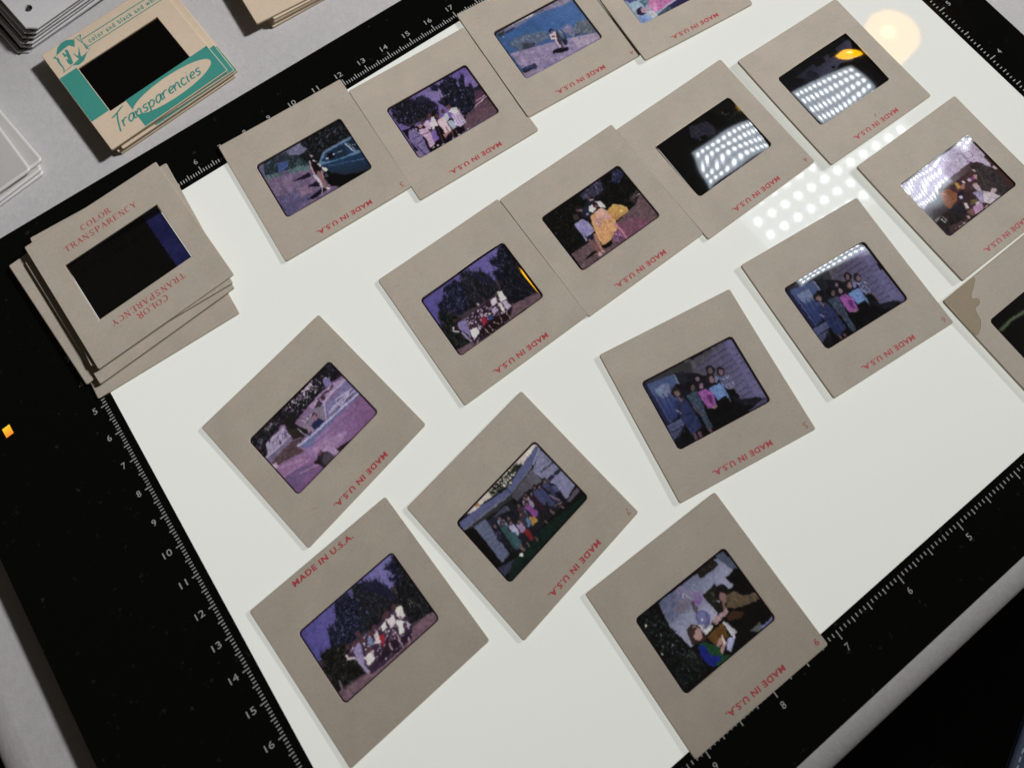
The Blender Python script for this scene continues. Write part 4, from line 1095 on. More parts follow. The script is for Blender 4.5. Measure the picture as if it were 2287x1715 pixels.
["P",[[-17.1,6.2],[-12.4,6.4],[-15.9,8.6],[-17.1,8.7]],[62,70,104]],
["L",[[-17.0,5.0],[-11.7,5.2]],0.2,[50,54,90]],
["N",[[-17.2,8.9],[-12.5,6.6],[-11.0,8.4],[-6.5,10.0],[8.3,8.4],[13.6,10.4],[15.6,12.5],[-16.1,12.3],[-17.3,11.7]],[8,8,12],[22,22,30],0.6],
["D",[[-15.9,7.6],[-12.8,7.0],[-12.7,7.7],[-15.3,8.4]],[[60,66,80]],16,0.14],
["N",[[-10.8,4.6],[1.7,4.8],[5.2,5.4],[7.4,9.7],[13.5,10.6],[13.7,12.0],[-8.0,12.3],[-14.0,10.6]],[6,6,9],[14,14,18],0.6],
["N",[[7.8,7.9],[10.9,8.7],[13.6,10.4],[11.8,11.6],[8.2,10.2]],[14,14,20],[34,34,46],0.4],
["N",[[7.5,12.1],[15.1,10.7],[16.1,12.3],[14.7,13.1]],[60,56,84],[88,80,110],0.5],
["N",[[5.6,-1.3],[8.7,-0.4],[9.1,3.3],[6.1,3.5],[5.1,1.2]],[30,34,70],[170,170,206],0.28],
["L",[[8.1,3.5],[8.2,6.5]],0.51,[96,80,96]],
["E",7.0,-2.7,1.21,1.52,[30,24,30],0],
["E",7.2,-2.4,0.71,0.91,[120,94,104],0],
["E",4.4,-4.6,1.37,1.42,[22,18,24],0],
["E",4.3,-4.4,0.66,0.96,[104,84,92],0],
["P",[[4.6,-2.4],[5.6,-1.3],[4.3,-0.1],[3.6,-0.7]],[110,118,168]],
["N",[[0.8,0.1],[4.9,0.2],[5.0,4.5],[1.3,4.6],[1.2,2.5]],[84,120,180],[112,150,206],0.6],
["L",[[4.9,1.0],[4.8,4.7],[4.4,6.6]],0.66,[90,126,184]],
["E",4.5,6.4,0.35,0.66,[150,120,120],-20],
["E",2.9,-2.2,1.31,1.57,[30,22,26],0],
["E",3.1,-1.8,0.76,1.06,[130,98,98],0],
["P",[[5.6,3.5],[7.8,3.9],[8.1,7.0],[5.4,5.5]],[10,10,12]],
["P",[[1.2,4.8],[4.7,5.4],[4.6,9.0],[-3.0,8.8],[-3.2,5.6]],[8,8,10]],
["E",-0.5,-4.0,1.31,1.31,[18,16,22],0],
["E",-0.7,-4.1,0.61,0.81,[120,98,112],0],
["N",[[-6.6,-1.4],[-2.9,-1.0],[-3.2,3.0],[-4.0,6.0],[-4.4,10.9],[-6.2,10.4],[-5.9,4.7],[-6.5,1.2]],[26,36,56],[76,96,116],0.3],
["E",-4.4,-3.3,1.11,1.67,[14,14,18],0],
["E",-3.5,-2.4,0.66,1.01,[90,76,70],0],
["N",[[-2.7,-0.4],[-0.1,-0.3],[1.4,1.8],[0.3,6.2],[-2.6,5.4],[-3.0,2.6]],[130,62,140],[166,84,166],0.6],
["P",[[-0.8,1.7],[0.6,2.2],[-0.5,5.2],[-1.3,4.3]],[100,34,104]],
["E",-0.7,5.9,0.86,0.46,[150,116,120],-20],
["E",-1.0,-1.9,1.11,1.37,[26,20,28],0],
["E",-0.9,-1.7,0.66,0.91,[134,104,116],0],
["N",[[-10.9,-1.4],[-7.6,-1.4],[-7.0,2.0],[-7.0,9.0],[-11.3,9.8],[-11.5,6.6],[-11.9,1.0]],[24,36,74],[44,54,100],0.7],
["L",[[-10.6,3.5],[-7.4,4.4]],0.25,[20,26,54]],
["E",-7.4,-4.5,1.37,1.11,[16,14,18],0],
["E",-9.0,-3.7,1.52,1.47,[30,24,30],-20],
["E",-8.8,-3.3,0.86,0.91,[122,96,94],0],
["P",[[-9.3,-2.3],[-8.2,-1.0],[-9.2,-0.2]],[120,92,90]],
["L",[[-11.9,1.0],[-11.1,2.4]],0.35,[150,140,140]],
["L",[[-10.5,9.9],[-10.8,12.1]],0.86,[96,66,76]],
["L",[[-8.9,10.3],[-9.2,12.2]],0.86,[96,66,76]],
["L",[[-5.5,11.1],[-5.4,12.2]],0.86,[96,66,76]],
["L",[[-6.4,2.9],[-5.5,6.2]],0.46,[76,64,70]],
["P",[[15.9,-3.2],[17.4,-3.2],[16.9,-0.7],[15.7,-0.8]],[20,18,26]],
["P",[[15.8,-10.9],[17.1,-10.2],[16.8,-9.5],[15.6,-10.2]],[110,104,140]]]},"S12":{"ins":[0.45,0.4,0.35,0.35],"ops":[["P",[[-1.3,-40.9],[61.8,23.9],[11.2,71.1],[-46.2,12.2]],[130,98,140]],
["F",[[-16.9,-11.6],[17.6,-11.5],[17.3,-5.1],[13.3,-6.0],[3.6,-6.0],[-4.5,-5.2],[-7.2,-8.0],[-17.1,-4.0]],[16,16,22],[70,70,76],700,1.0,60,70,0.16],
["D",[[-4.3,-11.1],[12.1,-11.2],[12.9,-8.0],[2.8,-6.8],[-1.7,-8.4]],[[226,206,222],[236,222,232],[150,130,160]],120,0.2],
["P",[[4.2,-10.8],[8.1,-11.0],[8.0,-10.0],[4.0,-9.4]],[214,190,214]],
["D",[[-4.0,-10.7],[12.9,-10.4],[12.9,-8.0],[-3.1,-6.8]],[[18,18,22],[24,26,26]],100,0.26],
["D",[[-11.6,-10.7],[-8.0,-10.3],[-7.2,-8.7],[-11.6,-9.5]],[[206,196,206]],30,0.14],
["D",[[-15.6,-9.9],[-13.2,-8.5],[-15.3,-7.7]],[[96,110,130]],16,0.14],
["N",[[2.7,-5.8],[7.9,-6.2],[12.4,-5.8],[17.4,-3.9],[12.3,-3.3],[3.3,-3.3]],[150,116,166],[196,160,200],0.7],
["D",[[4.0,-5.6],[11.5,-4.8],[14.1,-5.2]],[[50,40,50],[90,70,90]],40,0.2],
["P",[[11.6,-9.0],[13.5,-7.8],[12.8,-5.8],[10.3,-6.4]],[120,110,170]],
["P",[[7.5,-5.4],[8.8,-4.8],[8.1,-3.7],[6.8,-4.2]],[60,40,46]],
["P",[[6.6,-5.2],[6.5,-3.1],[3.3,-2.5],[3.3,-4.0]],[60,46,60]],
["L",[[9.4,-5.0],[11.5,-4.8]],0.31,[40,30,36]],
["P",[[-3.5,-3.1],[2.2,-4.4],[6.7,-2.9],[4.5,1.0],[-2.5,-0.9]],[130,116,140]],
["D",[[-3.0,-5.2],[2.2,-3.7],[-0.7,-2.1]],[[206,190,214],[70,60,70],[150,140,166]],40,0.2],
["P",[[-5.7,-8.0],[-3.1,-8.4],[-3.7,-4.4],[-2.1,-0.5],[-3.6,0.2],[-7.3,-2.1],[-6.7,-6.0]],[26,22,22]],
["P",[[-6.3,-5.6],[-4.0,-2.5],[-3.7,0.4],[-7.4,-1.9]],[40,32,32]],
["N",[[-12.2,-7.1],[-6.9,-7.0],[-7.3,-3.3],[-13.1,-2.9],[-17.0,-3.7]],[150,134,176],[190,176,206],0.6],
["D",[[-13.0,-6.2],[-7.1,-5.6],[-7.9,-3.8],[-13.8,-4.0]],[[50,46,66],[80,76,110]],30,0.2],
["P",[[-13.8,-7.3],[-13.1,-6.9],[-13.7,-5.4],[-15.2,-5.4]],[170,160,190]],
["L",[[-16.9,-3.8],[-11.5,-3.1]],0.56,[196,190,214]],
["N",[[-16.7,-3.7],[-7.5,-2.7],[-8.1,-1.1],[-14.8,-1.7],[-16.6,-2.1]],[96,84,116],[130,116,150],0.5],
["N",[[-14.6,-1.9],[-7.6,-1.7],[-4.3,0.2],[-7.7,0.8],[-7.1,3.3],[-15.8,0.2],[-17.1,-1.2]],[60,40,48],[110,80,86],0.4],
["P",[[-17.1,-1.2],[-15.6,-0.4],[-15.9,1.1],[-17.2,0.6]],[206,176,196]],
["G",[[-16.6,0.8],[-7.2,3.5],[-4.4,7.2],[-5.7,10.9],[-16.6,11.5],[-17.4,9.3]],[152,106,156],[120,80,132],[[-10.3,2.9],[-11.9,11.0]]],
["N",[[-16.6,4.8],[-12.0,5.6],[-7.6,7.9],[-12.0,8.8],[-15.0,9.7],[-17.1,8.9]],[104,78,128],[116,86,136],0.8],
["L",[[-16.1,1.3],[-8.6,5.0]],0.44,[170,124,170]],
["L",[[-17.0,4.0],[-7.5,6.2]],0.44,[170,124,170]],
["L",[[-12.6,7.1],[-5.5,9.6]],0.44,[170,124,170]],
["G",[[-7.7,0.8],[17.1,2.5],[16.7,4.0],[17.4,11.3],[6.0,11.5],[1.3,9.7],[-5.1,8.3],[-6.6,6.4]],[150,112,164],[128,86,136],[[0.2,3.4],[12.4,10.2]]],
["N",[[-5.2,4.5],[0.3,5.7],[6.6,8.4],[2.0,9.3],[-4.7,7.2]],[156,116,164],[176,134,180],0.9],
["P",[[-7.7,0.8],[-3.3,0.8],[17.5,2.1],[16.9,3.1],[-3.8,2.9],[-5.2,3.7]],[96,104,156]],
["P",[[-7.1,1.0],[-4.4,2.0],[-0.7,2.8],[-5.2,3.7]],[100,110,160]],
["L",[[-7.5,0.6],[-2.4,1.4],[17.1,2.5]],0.68,[186,180,214]],
["L",[[-4.5,3.7],[12.5,5.4],[15.4,4.2]],0.25,[110,80,120]],
["P",[[7.0,-2.5],[11.5,-2.5],[17.2,-3.7],[17.3,2.3],[4.4,1.2]],[120,112,160]],
["N",[[6.7,0.3],[10.1,-0.9],[15.3,-0.1],[15.8,1.9],[9.4,1.5]],[84,76,104],[110,100,130],0.5],
["L",[[7.2,-3.1],[10.4,-3.7],[17.4,-3.5]],0.5,[176,168,206]],
["L",[[7.0,-3.3],[5.8,-1.5],[4.2,0.7]],0.5,[176,168,206]],
["L",[[7.1,-0.1],[14.8,0.1]],0.5,[176,168,206]],
["L",[[9.7,-0.5],[10.1,1.5],[15.3,-0.1]],0.5,[176,168,206]],
["L",[[6.0,0.3],[17.3,1.1]],0.5,[176,168,206]],
["L",[[10.2,-1.1],[16.1,-0.1]],0.5,[176,168,206]],
["E",2.0,-2.1,1.12,1.24,[150,104,130],0],
["L",[[1.5,-2.9],[2.7,-3.0],[2.7,-1.6]],0.31,[60,30,60]],
["P",[[0.8,-1.3],[2.6,-0.9],[3.3,1.2],[-0.6,1.0],[-1.2,-0.7]],[28,34,76]],
["E",-1.7,-0.1,0.93,1.06,[160,124,146],0],
["P",[[-3.2,-0.2],[-1.5,0.4],[-3.0,1.2]],[60,50,100]],
["L",[[-4.2,-3.1],[-3.6,0.2]],0.31,[206,196,206]],
["E",-3.6,9.8,3.11,2.99,[40,36,46],0],
["E",-3.4,10.4,2.05,2.05,[70,62,76],0],
["P",[[-3.8,7.0],[-1.5,6.8],[0.0,8.7],[0.5,11.4],[-1.5,11.6],[-2.2,8.3]],[170,140,180]],
["P",[[-4.4,6.8],[-3.5,7.4],[-4.9,7.7]],[150,60,96]],
["P",[[-7.6,7.9],[-5.3,7.7],[-6.1,10.2]],[30,20,34]],
["P",[[0.2,9.7],[7.4,11.5],[6.0,11.5],[0.3,11.2]],[40,24,34]]]},"S13":{"ins":[0.5,0.4,0.4,0.4],"ops":[["P",[[-0.3,-38.8],[66.6,25.7],[13.1,69.6],[-47.6,11.1]],[12,14,14]],
["P",[[-15.8,-11.9],[17.3,-11.8],[17.3,-9.1],[15.1,-9.3],[1.7,-8.1],[-13.5,-11.1]],[222,212,196]],
["F",[[-4.6,-10.5],[2.6,-10.6],[7.5,-10.6],[9.5,-9.4],[5.8,-8.2],[1.3,-7.7],[-2.8,-9.2]],[16,20,16],[80,86,60],420,0.9,60,80,0.18],
["D",[[2.4,-10.4],[6.8,-9.1],[2.1,-7.7],[-4.6,-10.5],[-9.3,-10.6],[-11.6,-10.7]],[[228,220,206],[210,206,196]],60,0.22],
["P",[[-12.7,-11.1],[-9.5,-10.8],[-8.5,-9.9],[-11.9,-10.3]],[226,216,200]],
["E",-8.9,-10.8,0.66,0.46,[196,130,60],0],
["P",[[-16.4,-11.0],[-8.5,-9.9],[1.1,-7.5],[8.3,-9.1],[15.9,-10.1],[17.5,-9.3],[15.4,-8.0],[10.8,-7.1],[1.0,-5.8],[-16.8,-8.5]],[84,90,136]],
["P",[[11.2,-7.1],[16.9,-9.5],[16.9,-8.7],[11.6,-6.7]],[140,146,176]],
["L",[[-16.8,-8.5],[1.2,-5.6],[11.0,-6.9]],0.4,[112,116,130]],
["L",[[0.9,-7.7],[1.0,-5.8]],0.4,[50,50,90]],
["P",[[-16.8,-8.2],[0.8,-5.6],[10.8,-6.7],[9.5,-3.9],[4.2,-4.2],[-0.9,-4.7],[-5.8,-5.4],[-14.0,-7.0]],[44,46,48]],
["G",[[0.6,-5.4],[10.4,-6.3],[10.2,-1.4],[7.0,-1.5],[0.4,-2.0]],[70,66,76],[92,90,104],[[1.5,-3.2],[9.7,-4.1]]],
["P",[[10.2,-5.8],[16.5,-8.7],[17.1,-1.7],[16.9,6.2],[12.0,7.0],[11.7,3.8],[10.6,-1.0]],[126,128,164]],
["L",[[15.0,-6.8],[17.2,-4.6]],0.26,[96,98,130]],
["L",[[10.8,-5.6],[16.6,-4.4]],0.26,[96,98,130]],
["L",[[11.9,-3.8],[17.3,-3.1]],0.4,[60,60,80]],
["P",[[11.8,-0.9],[13.9,-1.1],[14.0,0.1],[12.0,0.0]],[30,34,50]],
["P",[[14.1,-0.9],[16.5,-0.8],[16.6,0.3],[14.4,0.1]],[30,34,50]],
["L",[[12.0,1.9],[15.4,2.2]],0.2,[110,110,150]],
["L",[[11.9,4.0],[16.1,4.3]],0.2,[110,110,150]],
["L",[[11.6,5.8],[16.1,6.2]],0.2,[110,110,150]],
["P",[[11.6,7.4],[17.1,6.8],[16.6,8.1],[12.2,8.3]],[84,74,90]],
["P",[[-14.0,-7.0],[-9.8,-6.1],[-11.5,5.7],[-14.8,6.0]],[92,102,134]],
["L",[[-13.8,-3.2],[-11.2,-2.4]],0.2,[62,70,100]],
["L",[[-13.8,-1.7],[-11.2,-1.1]],0.2,[62,70,100]],
["L",[[-13.8,-0.2],[-11.3,0.3]],0.2,[62,70,100]],
["L",[[-13.8,1.2],[-11.4,1.6]],0.2,[62,70,100]],
["L",[[-13.8,2.7],[-11.5,2.9]],0.2,[62,70,100]],
["L",[[-13.8,4.2],[-11.6,4.3]],0.2,[62,70,100]],
["L",[[-13.8,5.6],[-11.6,5.6]],0.2,[62,70,100]],
["P",[[-10.0,-5.5],[-7.7,-5.1],[-8.1,-1.6],[-10.7,-0.9]],[30,32,48]],
["P",[[-7.7,-5.1],[-1.3,-4.4],[-1.3,-0.4],[-6.5,-1.5]],[58,62,84]],
["P",[[-2.6,-4.6],[-0.5,-4.3],[-1.1,-0.6],[-2.9,-1.2]],[24,26,34]],
["L",[[-2.8,-4.4],[-2.9,-1.6]],0.26,[110,114,130]],
["P",[[-17.0,-8.4],[-14.2,-7.2],[-14.8,6.0],[-16.7,5.9]],[10,10,10]],
["N",[[-9.7,-3.1],[-5.7,-3.9],[-2.4,-2.5],[3.8,-3.1],[7.8,-2.2],[11.3,-1.7],[12.5,2.3],[11.4,7.9],[8.9,7.6],[2.3,7.0],[-3.0,8.3],[-7.6,8.1],[-10.7,5.8],[-10.6,1.7]],[16,16,22],[30,30,40],0.6],
["P",[[-16.7,5.9],[-12.5,7.5],[-7.6,8.4],[-17.3,9.1]],[52,50,80]],
["N",[[-12.9,7.9],[1.5,7.7],[10.3,9.0],[17.6,10.2],[17.0,11.5],[-15.6,12.1],[-17.2,10.6]],[8,22,18],[16,40,32],0.7],
["L",[[10.2,-0.2],[10.7,3.6]],1.85,[60,64,104]],
["E",10.8,-1.2,0.73,0.86,[24,18,22],0],
["E",10.7,-1.0,0.43,0.56,[110,84,84],0],
["L",[[8.0,-0.2],[7.7,4.7]],1.85,[52,58,100]],
["E",8.5,-1.1,0.73,0.86,[24,18,22],0],
["E",8.4,-1.0,0.43,0.56,[110,84,84],0],
["L",[[6.7,-1.1],[6.0,2.6]],1.85,[60,66,110]],
["E",7.2,-2.0,0.73,0.86,[24,18,22],0],
["E",7.1,-1.9,0.43,0.56,[110,84,84],0],
["L",[[4.7,-0.6],[4.8,3.2]],1.85,[44,20,34]],
["E",5.3,-1.5,0.73,0.86,[24,18,22],0],
["E",5.2,-1.4,0.43,0.56,[110,84,84],0],
["L",[[3.1,-1.6],[2.8,0.7]],1.85,[150,130,160]],
["E",3.7,-2.5,0.73,0.86,[24,18,22],0],
["E",3.6,-2.4,0.43,0.56,[110,84,84],0],
["L",[[2.4,-1.2],[1.9,1.6]],1.85,[150,140,170]],
["E",2.9,-2.2,0.73,0.86,[24,18,22],0],
["E",2.8,-2.0,0.43,0.56,[110,84,84],0],
["L",[[1.8,0.4],[2.0,3.2]],1.85,[130,60,140]],
["E",2.3,-0.6,0.73,0.86,[24,18,22],0],
["E",2.2,-0.4,0.43,0.56,[110,84,84],0],
["L",[[-0.2,0.3],[-1.6,3.6]],1.85,[70,120,170]],
["E",0.3,-0.6,0.73,0.86,[24,18,22],0],
["E",0.3,-0.5,0.43,0.56,[110,84,84],0],
["L",[[-0.3,-0.9],[-0.8,1.5]],1.85,[60,40,50]],
["E",0.2,-1.9,0.73,0.86,[24,18,22],0],
["E",0.1,-1.7,0.43,0.56,[110,84,84],0],
["L",[[-7.1,-2.4],[-7.1,-0.6]],1.85,[130,130,170]],
["E",-6.6,-3.4,0.73,0.86,[24,18,22],0],
["E",-6.7,-3.2,0.43,0.56,[110,84,84],0],
["L",[[-5.2,-0.6],[-5.9,1.6]],1.85,[30,30,50]],
["E",-4.7,-1.5,0.73,0.86,[24,18,22],0],
["E",-4.8,-1.4,0.43,0.56,[110,84,84],0],
["L",[[-5.6,0.8],[-5.9,3.0]],1.85,[170,170,206]],
["E",-5.1,-0.2,0.73,0.86,[24,18,22],0],
["E",-5.2,-0.0,0.43,0.56,[110,84,84],0],
["L",[[-7.6,-0.8],[-8.5,5.8]],1.85,[40,76,80]],
["E",-7.1,-1.7,0.73,0.86,[24,18,22],0],
["E",-7.2,-1.6,0.43,0.56,[110,84,84],0],
["L",[[-9.7,-1.8],[-10.5,0.9]],1.85,[24,22,40]],
["E",-9.2,-2.8,0.73,0.86,[24,18,22],0],
["E",-9.2,-2.7,0.43,0.56,[110,84,84],0],
["L",[[-1.8,1.3],[-2.5,3.1]],1.85,[50,44,56]],
["E",-1.3,0.3,0.73,0.86,[24,18,22],0],
["E",-1.3,0.5,0.43,0.56,[110,84,84],0],
["L",[[-3.7,2.2],[-3.8,3.8]],1.85,[150,120,160]],
["E",-3.2,1.2,0.73,0.86,[24,18,22],0],
["E",-3.2,1.4,0.43,0.56,[110,84,84],0],
["L",[[10.8,1.1],[9.4,5.2]],1.45,[46,50,84]],
["P",[[11.2,1.1],[12.5,2.3],[11.9,4.0],[10.9,3.0]],[70,74,112]],
["L",[[10.9,3.8],[10.7,8.2]],0.86,[16,16,26]],
["P",[[-0.0,2.6],[1.4,3.6],[1.2,5.3],[-1.1,5.2]],[180,130,60]],
["P",[[-3.8,4.0],[-2.6,4.8],[-3.1,7.9],[-4.4,7.7],[-4.3,5.3]],[130,22,26]],
["D",[[-10.6,-1.8],[-9.0,-0.3],[-10.2,1.4],[-11.6,0.0]],[[120,120,150]],20,0.14],
["N",[[-7.6,1.1],[-6.0,2.6],[-6.9,6.6],[-8.6,6.0]],[36,76,84],[56,96,104],0.5],
["L",[[-8.2,6.4],[-8.0,8.1]],0.46,[120,90,86]],
["L",[[-7.5,6.4],[-7.6,8.1]],0.46,[120,90,86]],
["L",[[-5.6,7.2],[-5.9,8.3]],0.46,[120,90,86]],
["L",[[-2.7,7.9],[-3.0,9.0]],0.46,[120,90,86]],
["L",[[6.1,5.6],[6.1,7.1]],0.46,[120,90,86]],
["L",[[9.1,7.1],[9.5,8.2]],0.46,[120,90,86]],
["L",[[2.8,6.8],[2.9,7.6]],0.46,[120,90,86]],
["L",[[8.9,2.6],[10.2,6.0]],0.46,[130,106,120]],
["L",[[7.9,5.9],[10.2,6.7]],0.4,[120,100,110]],
["E",-9.1,8.4,0.5,0.56,[248,248,244],0]]},"S14":{"ins":[0.35,0.35,0.35,0.35],"ops":[["P",[[-6.5,-39.4],[66.7,19.7],[22.1,69.1],[-44.2,15.5]],[66,52,62]],
["G",[[-17.3,-11.3],[16.7,-11.7],[17.2,-4.8],[2.9,-3.0],[-17.2,-1.7]],[76,70,150],[112,104,172],[[-15.1,-9.5],[12.2,-10.5]]],
["N",[[-17.2,7.7],[-7.6,9.2],[8.1,8.0],[17.3,8.2],[17.0,11.3],[-16.9,11.6]],[98,70,84],[134,100,112],0.7],
["F",[[14.4,-8.7],[16.7,-10.7],[17.8,-6.4],[17.0,6.7],[17.0,8.6],[9.5,7.1],[9.9,1.0],[12.3,-3.1]],[8,8,14],[56,60,60],560,1.3,70,60,0.15],
["F",[[12.6,-9.2],[16.1,-9.0],[15.3,-6.0],[13.3,-7.6]],[12,14,36],[40,44,76],60,1.4,115,30,0.14],
["F",[[11.8,-6.2],[14.9,-5.0],[13.3,-1.6],[12.5,-4.3]],[12,14,34],[40,44,76],50,1.4,120,30,0.14],
["F",[[2.5,-11.0],[4.0,-11.1],[8.9,-8.1],[11.0,-1.4],[9.3,1.8],[3.5,1.0],[-2.2,1.0],[-0.7,-7.6]],[14,16,22],[62,66,76],560,1.8,82,14,0.13],
["F",[[3.6,-9.7],[7.4,-9.0],[10.4,-5.3],[10.1,-0.2]],[20,20,46],[52,52,84],100,1.8,82,12,0.13],
["F",[[-4.6,-11.1],[-0.2,-11.2],[0.8,-7.7],[-2.3,0.2],[-7.7,-0.0],[-12.0,-1.8],[-10.9,-5.2],[-10.1,-6.8],[-6.7,-7.2]],[10,14,30],[60,70,104],520,1.0,60,70,0.16],
["F",[[-15.5,-3.1],[-10.8,-2.5],[-7.0,0.9],[-7.9,8.7],[-13.4,7.7],[-16.7,7.5],[-16.6,-0.2]],[8,9,9],[60,66,52],420,1.1,60,70,0.16],
["D",[[-5.3,-10.0],[0.8,-7.7],[-2.9,-0.9],[-11.4,-4.6]],[[100,100,166],[116,116,180]],60,0.14],
["D",[[14.0,-10.1],[16.6,-4.9],[13.2,-2.3],[11.8,-4.8]],[[100,100,170]],26,0.14],
["D",[[12.7,0.6],[14.8,4.9],[12.0,3.9]],[[120,120,110]],14,0.16],
["L",[[-15.0,5.7],[-15.7,8.0]],0.49,[120,100,110]],
["P",[[-9.6,1.6],[-3.9,0.5],[2.0,1.1],[8.3,0.3],[10.5,2.1],[9.6,7.9],[7.9,10.1],[-0.2,10.5],[-6.9,10.1],[-7.5,6.2]],[50,34,56]],
["D",[[-8.8,1.4],[-3.0,1.2],[3.2,1.4],[8.7,1.6],[9.0,7.7],[5.4,8.7],[-5.3,8.0],[-7.0,6.6]],[[214,196,214],[196,170,196],[230,216,226],[160,130,160],[120,90,120],[60,36,50],[90,60,80],[206,180,200]],210,0.32],
["N",[[-6.7,0.5],[-4.6,1.9],[-6.0,5.2],[-7.5,8.1],[-7.9,4.0]],[120,108,164],[166,152,196],0.4],
["L",[[-9.7,1.9],[-9.8,2.8],[-8.5,3.8]],0.63,[226,206,214]],
["L",[[-7.8,4.4],[-7.3,9.2]],0.84,[160,146,186]],
["N",[[-6.2,5.4],[-3.7,5.4],[-3.5,7.5],[-6.4,8.0]],[226,206,206],[246,236,226],0.3],
["P",[[8.7,0.7],[10.4,1.7],[9.6,4.6],[7.6,3.0]],[236,230,216]],
["P",[[7.0,3.8],[8.1,4.7],[6.9,7.7],[5.5,7.2]],[236,230,220]],
["P",[[9.0,5.4],[9.7,7.3],[8.1,7.6]],[196,190,206]],
["P",[[0.6,3.8],[1.9,4.0],[1.4,5.8],[-0.3,6.9],[-0.1,5.8]],[166,26,44]],
["P",[[-2.3,2.1],[-1.1,2.8],[-2.0,4.6],[-3.1,4.1]],[120,136,180]],
["P",[[4.8,2.1],[7.4,1.9],[6.5,4.1],[4.5,4.4]],[230,216,216]],
["P",[[2.2,2.2],[4.4,1.7],[3.7,3.5],[2.2,3.6]],[226,226,220]],
["P",[[-0.4,2.4],[1.1,2.7],[0.2,4.8],[-1.2,4.9]],[226,206,206]],
["E",-8.1,0.3,0.7,0.77,[84,50,56],0],
["E",-6.1,1.0,0.7,0.77,[84,50,56],0],
["E",-3.9,-0.5,0.7,0.77,[84,50,56],0],
["E",-3.9,1.5,0.7,0.77,[84,50,56],0],
["E",-1.1,1.5,0.7,0.77,[84,50,56],0],
["E",0.9,1.2,0.7,0.77,[84,50,56],0],
["E",4.8,0.7,0.7,0.77,[84,50,56],0],
["E",8.5,0.5,0.7,0.77,[84,50,56],0],
["E",5.9,0.6,0.7,0.77,[84,50,56],0],
["E",-3.9,4.7,0.7,0.77,[84,50,56],0],
["P",[[-4.0,9.0],[1.8,6.1],[4.1,7.6],[7.8,8.4],[8.1,9.9],[2.6,10.5]],[34,20,36]],
["L",[[4.9,6.6],[4.4,9.5]],0.42,[176,140,160]],
["L",[[1.8,7.0],[1.4,8.9]],0.42,[176,140,160]],
["L",[[4.4,8.2],[4.4,10.4]],0.42,[176,140,160]],
["L",[[7.0,9.4],[6.5,10.5]],0.42,[176,140,160]],
["D",[[-7.3,9.8],[0.5,9.5],[8.2,9.3],[9.0,9.6]],[[236,220,220],[40,24,36]],22,0.16]]},"S15":{"ins":[0.35,0.4,0.35,0.35],"ops":[["P",[[-6.3,-35.6],[69.5,16.0],[22.3,62.5],[-46.5,15.6]],[9,9,9]],
["G",[[-8.6,-11.1],[17.1,-10.5],[17.2,-4.5],[12.1,-2.1],[5.3,-1.0],[3.7,0.9],[-3.5,3.4],[-8.2,3.1],[-9.9,-4.3]],[88,96,128],[150,154,180],[[-3.1,-11.6],[-0.2,-0.6]]],
["P",[[13.1,-11.4],[16.9,-10.6],[16.9,-4.7],[15.4,-5.1]],[70,82,104]],
["N",[[-8.8,-10.0],[-0.5,-10.4],[-3.1,-5.6],[-8.9,-4.7]],[76,84,116],[104,110,146],1.0],
["P",[[5.8,-11.0],[12.3,-11.3],[12.7,-8.8],[5.8,-8.9]],[26,24,20]],
["F",[[6.6,-10.2],[11.2,-10.5],[11.6,-9.2],[7.0,-9.0]],[24,22,18],[90,76,60],20,0.6,60,80,0.12],
["P",[[16.4,-11.0],[17.4,-9.1],[16.7,-8.3],[16.1,-9.3]],[16,18,22]],
["P",[[12.0,-5.0],[16.2,-5.5],[17.3,-3.8],[17.4,11.1],[12.0,12.2],[1.5,11.7],[-0.8,10.2],[3.9,8.1],[5.2,7.9],[3.9,3.1],[10.1,1.0],[10.2,-2.5],[12.8,-2.0]],[10,9,9]],
["P",[[3.1,-5.2],[8.2,-5.7],[8.6,-3.6],[6.0,-1.8],[6.5,1.0],[4.0,0.5],[3.7,-2.1]],[22,22,18]],
["D",[[4.0,-4.6],[7.8,-4.8],[7.2,-1.5],[3.7,-0.9]],[[56,56,50],[70,66,60]],30,0.2],
["E",8.7,-2.4,2.11,2.45,[16,14,14],0],
["E",8.0,-1.4,1.16,1.5,[130,96,90],-10],
["N",[[9.0,-1.5],[11.8,-0.9],[13.2,1.6],[17.7,3.2],[16.9,5.0],[10.9,3.4],[8.3,2.2],[7.1,1.1]],[70,56,40],[110,92,66],0.5],
["P",[[5.5,3.0],[8.0,2.6],[10.4,4.8],[9.1,5.5],[5.3,4.0]],[60,34,22]],
["L",[[7.0,-0.5],[6.2,1.7]],0.88,[120,84,74]],
["N",[[1.2,1.2],[7.1,1.1],[6.8,2.4],[1.3,2.8]],[120,90,96],[200,166,170],0.22],
["L",[[-1.8,-10.7],[-1.2,-8.8],[-2.7,-6.5]],0.41,[176,168,190]],
["L",[[-1.0,-9.0],[-0.0,-5.0]],0.54,[160,156,176]],
["P",[[-3.0,-10.9],[0.8,-10.7],[-0.4,-8.8],[-2.3,-9.2]],[120,110,150]],
["P",[[-0.2,-8.7],[4.2,-6.6],[3.5,-5.3],[0.6,-6.6]],[126,118,150]],
["P",[[-3.2,-8.0],[-0.9,-8.3],[-0.0,-5.9],[-2.2,-4.9],[-5.0,-5.0],[-6.2,-7.1]],[116,110,132]],
["N",[[-6.0,-6.9],[-3.5,-7.7],[-3.2,-5.9],[-4.5,-4.7]],[84,80,96],[120,116,136],0.3],
["E",1.5,-5.5,1.43,1.57,[130,76,170],0],
["P",[[-0.2,-8.7],[2.8,-7.0],[1.7,-4.1],[0.3,-6.2]],[122,112,150]],
["L",[[-0.3,-5.5],[-0.8,-2.8]],0.75,[60,56,66]],
